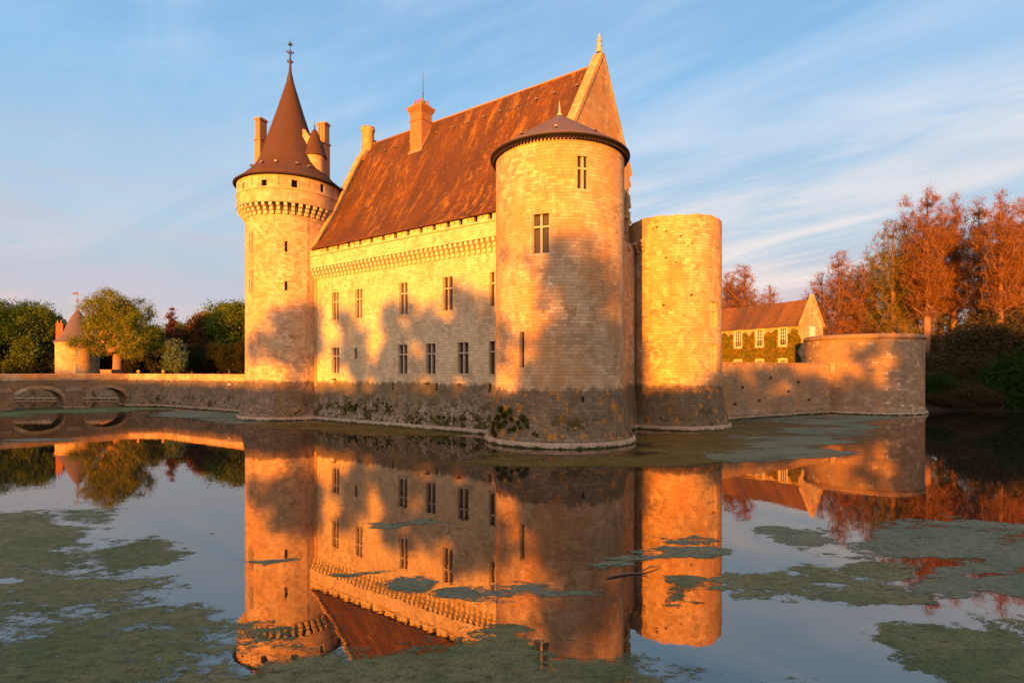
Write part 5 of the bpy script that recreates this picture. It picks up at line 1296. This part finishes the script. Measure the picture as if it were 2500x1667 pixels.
# ================================================================== duckweed and algae mats on the water
def fbm(x, y, seed, octs=6, gain=0.55):
    rng = np.random.default_rng(seed); out = np.zeros_like(x); amp = 1.0; tot = 0
    for o in range(octs):
        T = rng.random((256, 256)); f = 2.0**o; X = x*f+o*17.3; Y = y*f+o*9.1
        xi = np.floor(X).astype(int); yi = np.floor(Y).astype(int); fx = X-xi; fy = Y-yi; fx = fx*fx*(3-2*fx); fy = fy*fy*(3-2*fy)
        g_ = lambda i, j: T[i & 255, j & 255]
        v = (g_(xi, yi)*(1-fx)+g_(xi+1, yi)*fx)*(1-fy)+(g_(xi, yi+1)*(1-fx)+g_(xi+1, yi+1)*fx)*fy
        out += amp*v; tot += amp; amp *= gain
    return out/tot-0.5
def mat_mesh(name, label, ells, rect, cell, seed, mat, scale=0.35, amp=2.6, thr=0.0, zz=None, stretch=1.0, cuts=()):
    """marching squares over a noise field; ells = (px,py,rx,ry) in survey pixels of the photo, laid out on the water"""
    zz = 0.003+0.0012*(seed-100); x0, x1, y0, y1 = rect; nx = int((x1-x0)/cell)+1; ny = int((y1-y0)/cell)+1
    X, Y = np.meshgrid(np.linspace(x0, x1, nx), np.linspace(y0, y1, ny), indexing='ij')
    PX = 1250+X/Y*FOC; PY_ = 905+EYE/Y*FOC
    wx = fbm(X*0.35, Y*0.35, seed+50, 5, 0.6); wy = fbm(X*0.35+40, Y*0.35, seed+51, 5, 0.6)
    wk = min(1.0, np.mean([e[2] for e in ells])/70); PX = PX+wx*190*wk; PY_ = PY_+wy*46*wk*(Y[0, -1]+Y[0, 0] < 60)
    F = np.full(X.shape, -9.0)
    for (cx, cy, rx, ry) in ells:
        F = np.maximum(F, 1.0-np.sqrt(((PX-cx)/rx)**2+((PY_-cy)/ry)**2))
    for (cx, cy, rx, ry) in cuts:
        F = np.minimum(F, -0.9+1.0*np.sqrt(((PX-cx)/rx)**2+((PY_-cy)/ry)**2))
    F = np.clip(F*1.6, -1.4, 0.50)+amp*2.6*fbm(X*scale/stretch*1.6, Y*scale*1.9, seed, 8, 0.74)-thr+0.10
    F = np.clip(F, -2, 2)
    ed = np.minimum(np.minimum(X-x0, x1-X), np.minimum(Y-y0, y1-Y)); F = F-2.5*np.clip(1-ed/1.5, 0, 1); F = F+0.30
    s00, s10, s11, s01 = F[:-1, :-1], F[1:, :-1], F[1:, 1:], F[:-1, 1:]
    I = (s00 > 0).astype(int)+2*(s10 > 0)+4*(s11 > 0)+8*(s01 > 0)
    full = np.argwhere(I == 15); V = []; quads = []; used = -np.ones(X.shape, dtype=int)
    ii, jj = full[:, 0], full[:, 1]
    for di, dj in ((0, 0), (1, 0), (1, 1), (0, 1)): used[ii+di, jj+dj] = 1
    ids = np.argwhere(used > 0); used[ids[:, 0], ids[:, 1]] = np.arange(len(ids))
    V = np.stack([X[ids[:, 0], ids[:, 1]], Y[ids[:, 0], ids[:, 1]], np.full(len(ids), zz)], axis=1)
    Q = np.stack([used[ii, jj], used[ii+1, jj], used[ii+1, jj+1], used[ii, jj+1]], axis=1)
    part = np.argwhere((I > 0) & (I < 15)); ev = []; et = []; b0 = len(V)
    cr4 = ((0, 0), (1, 0), (1, 1), (0, 1)); dn = list(F[ids[:, 0], ids[:, 1]]); ed_ = []
    for i, j in part:
        pts = []
        for k in range(4):
            a = cr4[k]; b = cr4[(k+1) % 4]; fa = F[i+a[0], j+a[1]]; fb = F[i+b[0], j+b[1]]
            if fa > 0: pts.append((X[i+a[0], j], Y[i, j+a[1]])); ed_.append(fa)
            if (fa > 0) != (fb > 0):
                t = fa/(fa-fb); pa = (X[i+a[0], j], Y[i, j+a[1]]); pb = (X[i+b[0], j], Y[i, j+b[1]]); pts.append((pa[0]+(pb[0]-pa[0])*t, pa[1]+(pb[1]-pa[1])*t)); ed_.append(0.0)
        n0 = len(ev); ev += [(p[0], p[1], zz) for p in pts]
        for k in range(1, len(pts)-1): et.append((b0+n0, b0+n0+k, b0+n0+k+1))
    V = np.concatenate([V, np.array(ev)]) if ev else V
    o = np_mesh(name, V, Q, mat, None, np.array(et) if et else None)
    at_ = o.data.attributes.new('cover', 'FLOAT', 'POINT'); at_.data.foreach_set('value', np.array(dn+ed_, dtype=np.float32))
    tag(o, label, 'duckweed', None, 'stuff'); return o
def weed(name, a, b, c, gloss=0.12, dens=0.96):
    t = NT(name); P = t.pos(); n = t.noise(P, 0.30, 7, 0.7, 0.8); n2 = t.noise(t.mapping(P, scale=(1, 1.6, 1)), 3.0, 8, 0.8); n3 = t.noise(P, 14, 5, 0.75)
    col = t.mix(t.ss(n, 0.36, 0.62), a, b); col = t.mix(t.ss(n2, 0.46, 0.66), col, c)
    col = t.mix(t.math('MULTIPLY', t.ss(n3, 0.45, 0.62), 0.6), col, tuple(x*0.5 for x in a))
    pb = t.bsdf(col, 0.75, t.bump(t.math('ADD', n2, t.math('MULTIPLY', n3, 0.4)), 0.9, 0.05), gloss)
    at = t.nt.nodes.new('ShaderNodeAttribute'); at.attribute_name = 'cover'
    h1 = t.noise(t.mapping(P, scale=(1.0, 1.7, 1)), 2.2, 8, 0.8, 0.4); h2 = t.noise(t.mapping(P, scale=(1.0, 1.5, 1)), 9.0, 6, 0.8)
    cov = t.math('ADD', at.outputs['Fac'], t.math('ADD', t.math('MULTIPLY', t.math('SUBTRACT', h1, 0.5), 2.6), t.math('MULTIPLY', t.math('SUBTRACT', h2, 0.5), 2.4)))
    al = t.math('MAXIMUM', t.ss(cov, 0.22, 0.62), t.math('MULTIPLY', t.ss(at.outputs['Fac'], 0.0, 0.5), 0.22))
    al = t.math('MULTIPLY', al, dens)
    t.setv(pb.inputs['Alpha'], al); return t.m
M['weed'] = weed('duckweed_grey', (0.095, 0.118, 0.042), (0.190, 0.172, 0.075), (0.048, 0.052, 0.018))
M['weed_pale'] = weed('duckweed_pale', (0.115, 0.140, 0.075), (0.180, 0.175, 0.100), (0.062, 0.075, 0.034))
M['weed_olive'] = weed('duckweed_olive', (0.110, 0.080, 0.014), (0.165, 0.115, 0.024), (0.085, 0.070, 0.014), dens=0.72)
M['weed_green'] = weed('duckweed_green', (0.10, 0.13, 0.035), (0.13, 0.16, 0.05), (0.08, 0.10, 0.03))
K = 1.063
def EL(l): return [(a*K, b*K, c*K, d*K) for a, b, c, d in l]
mat_mesh('duckweed_mat', 'large grey green duckweed mat filling the lower left corner of the water', EL([(60, 1215, 110, 40), (120, 1330, 230, 70), (330, 1268, 90, 22), (250, 1310, 150, 40), (150, 1420, 330, 90), (350, 1440, 150, 55),
         (250, 1540, 620, 110), (560, 1450, 130, 28), (700, 1560, 640, 75), (60, 1275, 90, 40), (1000, 1560, 350, 85), (1130, 1500, 110, 55)]), (-28, 8, 8.0, 28), 0.05, 101, M['weed'], 0.42, 1.7, stretch=1.3,
         cuts=EL([(800, 1465, 70, 12), (480, 1330, 110, 75), (30, 1328, 40, 8), (1010, 1448, 110, 10)]))
mat_mesh('duckweed_patch', 'duckweed patches drifting below the reflected hall cornice', EL([(955, 1344, 50, 16), (1185, 1382, 120, 34), (1240, 1410, 70, 26), (610, 1410, 45, 12), (520, 1272, 30, 7), (820, 1318, 60, 6), (640, 1284, 60, 5), (960, 1200, 80, 6), (1100, 1370, 60, 16)]),
         (-10, 4, 13.5, 24), 0.05, 102, M['weed_pale'], 0.8, 1.5, stretch=1.8)
mat_mesh('duckweed_mat', 'long duckweed mat in the middle right of the water under the reflected towers', EL([(1620, 1385, 105, 30), (1590, 1345, 90, 28), (1700, 1350, 60, 30), (1800, 1365, 150, 42), (1900, 1350, 120, 36), (1780, 1425, 90, 26), (2020, 1380, 110, 34),
         (1990, 1315, 90, 18), (2120, 1395, 130, 26), (1560, 1395, 60, 26), (1660, 1420, 60, 18)]), (3, 21, 13.5, 26), 0.05, 103, M['weed'], 0.65, 1.6, stretch=1.5, cuts=EL([(1640, 1372, 60, 17), (1840, 1440, 60, 14)]))
mat_mesh('duckweed_mat', 'pale duckweed mats at the right edge over the reflected cypresses', EL([(2220, 1215, 190, 28), (2100, 1240, 120, 36), (2300, 1260, 160, 34), (2240, 1300, 120, 26), (2330, 1330, 110, 26), (2060, 1225, 80, 20), (2230, 1360, 170, 24), (2340, 1390, 90, 24), (1820, 1233, 105, 20), (1890, 1240, 70, 15), (1760, 1222, 60, 10)]),
         (8, 36, 14.0, 29), 0.055, 104, M['weed_pale'], 0.5, 1.6, stretch=1.6, cuts=EL([(2160, 1285, 120, 12), (2280, 1318, 90, 9)]))
mat_mesh('duckweed_mat', 'grey green duckweed mat filling the lower right corner of the water', EL([(2180, 1510, 200, 60), (2300, 1480, 150, 45), (2050, 1480, 110, 34), (2150, 1450, 120, 26), (2280, 1560, 220, 70), (2000, 1552, 110, 20)]), (7, 26, 8.0, 18.5), 0.045, 105, M['weed'], 0.5, 1.6, stretch=1.3)
mat_mesh('duckweed_patch', 'small duckweed wisps crossing the reflection of the roofless tower', EL([(1580, 1240, 70, 9), (1540, 1268, 90, 14), (1460, 1285, 80, 9), (1630, 1265, 40, 7), (1420, 1300, 60, 6), (1650, 1475, 50, 10), (1710, 1492, 60, 10), (1100, 1530, 0.1, 0.1)]),
         (0, 15, 11.5, 26), 0.05, 106, M['weed_pale'], 0.7, 1.5, stretch=2.4)
mat_mesh('algae_film', 'olive algae film on the water at the foot of the near tower and roofless tower', EL([(1560, 1010, 130, 16), (1700, 1000, 150, 20), (1600, 1035, 180, 16), (1480, 1058, 150, 10), (1250, 1060, 170, 9), (1180, 1048, 80, 10), (1760, 1030, 110, 16), (1560, 1052, 140, 9), (1740, 970, 90, 9)]),
         (-6, 45, 30, 72), 0.12, 107, M['weed_olive'], 0.22, 1.5, stretch=2.6)
mat_mesh('algae_film', 'grey film of duckweed on the water in front of the curtain wall', EL([(1820, 1012, 120, 15), (1900, 985, 110, 16), (1780, 1045, 130, 13), (1880, 1040, 90, 12), (1850, 965, 130, 9), (1990, 960, 90, 4)]),
         (12, 55, 33, 84), 0.14, 108, M['weed_pale'], 0.25, 1.5, stretch=2.6)
mat_mesh('algae_film', 'olive algae film on the water along the hall foot', EL([(760, 978, 170, 9), (860, 988, 140, 8), (900, 992, 130, 9), (1010, 996, 60, 5), (600, 972, 40, 4)]),
         (-36, -1, 46, 74), 0.13, 109, M['weed_olive'], 0.22, 1.1, stretch=3)
mat_mesh('algae_film', 'bright green duckweed strip floating in front of the bridge arches', EL([(60, 945, 130, 6), (180, 942, 110, 5), (300, 938, 90, 3.2), (-60, 950, 120, 8)]),
         (-95, -48, 66, 96), 0.28, 110, M['weed_green'], 0.15, 0.7, stretch=3)
mat_mesh('duckweed_patch', 'pale duckweed wisps floating in front of the retaining wall', EL([(470, 953, 90, 6), (520, 962, 60, 5), (440, 947, 50, 3), (90, 1010, 60, 3), (540, 970, 40, 3), (230, 1190, 80, 14), (220, 1215, 60, 12), (160, 1238, 50, 7)]),
         (-60, -12, 20, 92), 0.13, 111, M['weed_pale'], 0.35, 1.6, stretch=2.6)

# ================================================================== the wood behind the photographer, whose shade falls across the castle
YS = -75.0; TE = math.tan(SUN_EL)
def back(P):
    k = (P[1]-YS)/SDY; return (P[0]-SDX*k, P[2]+TE*k)
def tgt_hall(px, py): t, z = on_hall(px, py); p = T1+UX*t; return back((p.x, p.y, z)), p.y
def tgt_cyl(c, R):
    def f(px, py): a, z = on_cyl(c, R, px, py); y = c.y+R*math.sin(a); return back((c.x+R*math.cos(a), y, z)), y
    return f
def shade_tree(label, fn, blobs, trunk, seed, per, n_attr, ls=0.42):
    B = []
    for px, py, r, d_ in blobs:
        (x, z), Y = fn(px, py); rm = r*Y/FOC; B.append((x, z, rm))
    (xt, _), Yt = fn(trunk, 900)
    bb = [(x-xt, random.Random(int(x*10)).uniform(-1.5, 1.5), z-4.0, rm, rm*1.1, rm*0.85) for x, z, rm in B]
    return make_tree('bank_tree', label, 'tree', (xt, YS, 4.0), bb, 5.4, 0.6, 'leaf_green', 'bark', seed, n_attr=n_attr, per=per, lsize=ls, lspread=0.95, rmin=0.04, sides=3, group='trees on the near bank behind the camera', shell=0.1)
LB = 'leafy tree on the near bank behind the camera, shading the castle'
f2 = tgt_cyl(T2, R2); f1 = tgt_cyl(T1, R1); f4 = tgt_cyl(T4, R4); f3 = tgt_cyl(T3, R3)
shade_tree(LB, f2, [(700, 785, 32, 1), (745, 780, 38, 1), (725, 820, 45, 1), (690, 840, 30, 1), (645, 830, 32, 1), (625, 860, 22, 1), (750, 840, 28, 1), (765, 870, 14, 1), (700, 850, 26, 1), (735, 860, 26, 1), (655, 800, 18, 1), (612, 845, 16, 1), (665, 865, 16, 1), (700, 880, 14, 1), (630, 805, 10, 1), (760, 755, 14, 1)], 742, 201, 110, 95)
shade_tree(LB, tgt_hall, [(845, 790, 40, 1), (870, 830, 38, 1), (810, 840, 20, 1), (860, 875, 48, 1), (825, 905, 30, 1), (895, 860, 30, 1), (880, 915, 34, 1)], 850, 202, 150, 46)
shade_tree(LB, tgt_hall, [(960, 780, 34, 1), (1000, 755, 34, 1), (980, 820, 48, 1), (930, 870, 34, 1), (1060, 770, 42, 1), (1040, 830, 55, 1), (980, 885, 55, 1), (1060, 890, 55, 1), (900, 905, 38, 1), (1015, 800, 40, 1), (1000, 930, 50, 1), (1080, 930, 40, 1), (940, 930, 40, 1), (960, 850, 40, 1)], 1000, 203, 200, 98)
shade_tree(LB, tgt_hall, [(1130, 735, 42, 1), (1165, 740, 42, 1), (1110, 790, 50, 1), (1170, 800, 50, 1), (1130, 860, 60, 1), (1190, 870, 50, 1), (1150, 910, 50, 1), (1200, 800, 40, 1), (1100, 925, 45, 1), (1190, 925, 40, 1), (1110, 830, 45, 1)], 1130, 204, 210, 104)
shade_tree(LB, f1, [(1380, 600, 38, 1), (1430, 585, 42, 1), (1340, 625, 40, 1), (1480, 650, 36, 1), (1400, 660, 60, 1), (1340, 700, 50, 1), (1420, 720, 60, 1), (1240, 625, 26, 1), (1275, 640, 26, 1)], 1400, 205, 120, 36)
shade_tree(LB, f1, [(1330, 780, 60, 1), (1400, 800, 70, 1), (1470, 800, 55, 1), (1290, 850, 55, 1), (1370, 870, 70, 1), (1450, 880, 70, 1), (1500, 860, 40, 1), (1240, 810, 38, 1), (1240, 880, 26, 1), (1400, 930, 60, 1), (1500, 920, 40, 1), (1310, 920, 50, 1), (1450, 935, 50, 1), (1360, 940, 40, 1)], 1360, 206, 190, 62)
shade_tree(LB, f4, [(2150, 850, 22, 1), (2200, 850, 34, 1), (2240, 850, 34, 1), (2170, 890, 30, 1), (2215, 890, 40, 1), (2250, 880, 36, 1), (2200, 920, 30, 1)], 2180, 208, 130, 55)
shade_tree(LB, f3, [(1760, 945, 16, 1), (1800, 930, 22, 1), (1830, 940, 22, 1), (1740, 950, 14, 1)], 1790, 209, 26, 90)
def tgt_curtain(px, py):
    r = ray(px); a = Vector((25.1, 67.7)); d_ = Vector((20.5, 12.7)); k = (r*a.y-a.x)/(d_.x-r*d_.y); Y = a.y+k*d_.y
    return back((a.x+k*d_.x, Y, EYE-(py-905)/FOC*Y)), Y
shade_tree(LB, tgt_curtain, [(1800, 925, 34, 1), (1850, 930, 40, 1), (1900, 935, 34, 1), (1960, 940, 34, 1), (1930, 910, 24, 1), (1870, 900, 20, 1)], 1870, 210, 120, 34)
shade_tree(LB, f4, [(2100, 860, 34, 1), (2060, 950, 34, 1), (2110, 930, 40, 1), (2140, 845, 30, 1), (2080, 900, 20, 1), (2010, 945, 30, 1)], 2100, 211, 120, 30)
def hedge():
    rng = np.random.default_rng(300); n = 90000; x = rng.uniform(-200, 60, n)
    kx = -10.9+np.array([-165, -134, -115, -95, -72, -54, -34, -26, -15, -2, 4, 14, 50]); kz = np.array([15.5, 13.3, 11.9, 11.0, 10.15, 9.6, 9.05, 9.75, 9.4, 10.0, 10.4, 11.5, 12])
    top = np.interp(x, kx, kz)+0.15*np.sin(x*0.9)+0.1*np.sin(x*2.3)
    top = top+1.5; z = 4.0+(top-4.0)*(rng.random(n)**0.7)
    P_ = np.stack([x, YS-6+rng.normal(size=n)*1.4, z], axis=1); V, Q = leaf_quads(P_, 0.55, rng, 0, 0.9)
    xs = np.linspace(-190, 70, 131); tz = np.interp(xs, kx, kz)+1.15; m = len(xs)
    V2 = np.concatenate([np.stack([xs, np.full(m, YS-6.8), np.full(m, 3.9)], 1), np.stack([xs, np.full(m, YS-6.5), tz], 1), np.stack([xs, np.full(m, YS-5.5), tz], 1), np.stack([xs, np.full(m, YS-5.2), np.full(m, 3.9)], 1)])
    q = []
    for r in range(3):
        for i in range(m-1): q.append((r*m+i, r*m+i+1, (r+1)*m+i+1, (r+1)*m+i))
    Q2 = np.array(q)+len(V); o = np_mesh('hedge', np.concatenate([V, V2]), np.concatenate([Q, Q2]), M['leaf_dark'])
    tag(o, 'long dense hedge along the near bank behind the camera', 'hedge', None, 'stuff')
hedge()
def tree_belt():
    rng = np.random.default_rng(301); n = 60000; x = rng.uniform(5, 66, n)
    x = x-10.9; top = 22.0+1.6*np.sin(x*0.5+1)+1.0*np.sin(x*1.3)+0.6*np.sin(x*3.1)-np.clip((-1.9-x)/3, 0, 1)**2*9; z = 4.0+(top-4.0)*rng.random(n)
    V, Q = leaf_quads(np.stack([x, YS-9+rng.normal(size=n)*1.8, z], axis=1), 0.75, rng, 0, 0.9)
    o = np_mesh('tree_belt', V, Q, M['leaf_dark']); tag(o, 'tall belt of woodland behind the camera that keeps the right bank in shade', 'woodland', None, 'stuff')
tree_belt()

def floating_branch():
    N = [(0, 0, 0.02), (0.5, 0.12, 0.04), (1.0, 0.1, 0.02), (1.5, 0.35, 0.08), (0.75, 0.3, 0.05), (1.2, -0.15, 0.03), (1.9, 0.45, 0.02)]
    E = [(0, 1, .03, .028), (1, 2, .028, .022), (2, 3, .022, .016), (1, 4, .018, .01), (2, 5, .018, .01), (3, 6, .016, .008)]
    V, Q = tubes([N[a] for a, b, c, d in E], [N[b] for a, b, c, d in E], [c for a, b, c, d in E], [d for a, b, c, d in E], 6)
    o = np_mesh('floating_branch', V, Q, M['bark'], smooth=True); Y = 16.2; o.location = (ground_at(1484, Y), Y, 0.0); o.rotation_euler = (0, 0, 0.25)
    tag(o, 'thin bare branch floating on the dark water in front of the near tower', 'branch')
floating_branch()
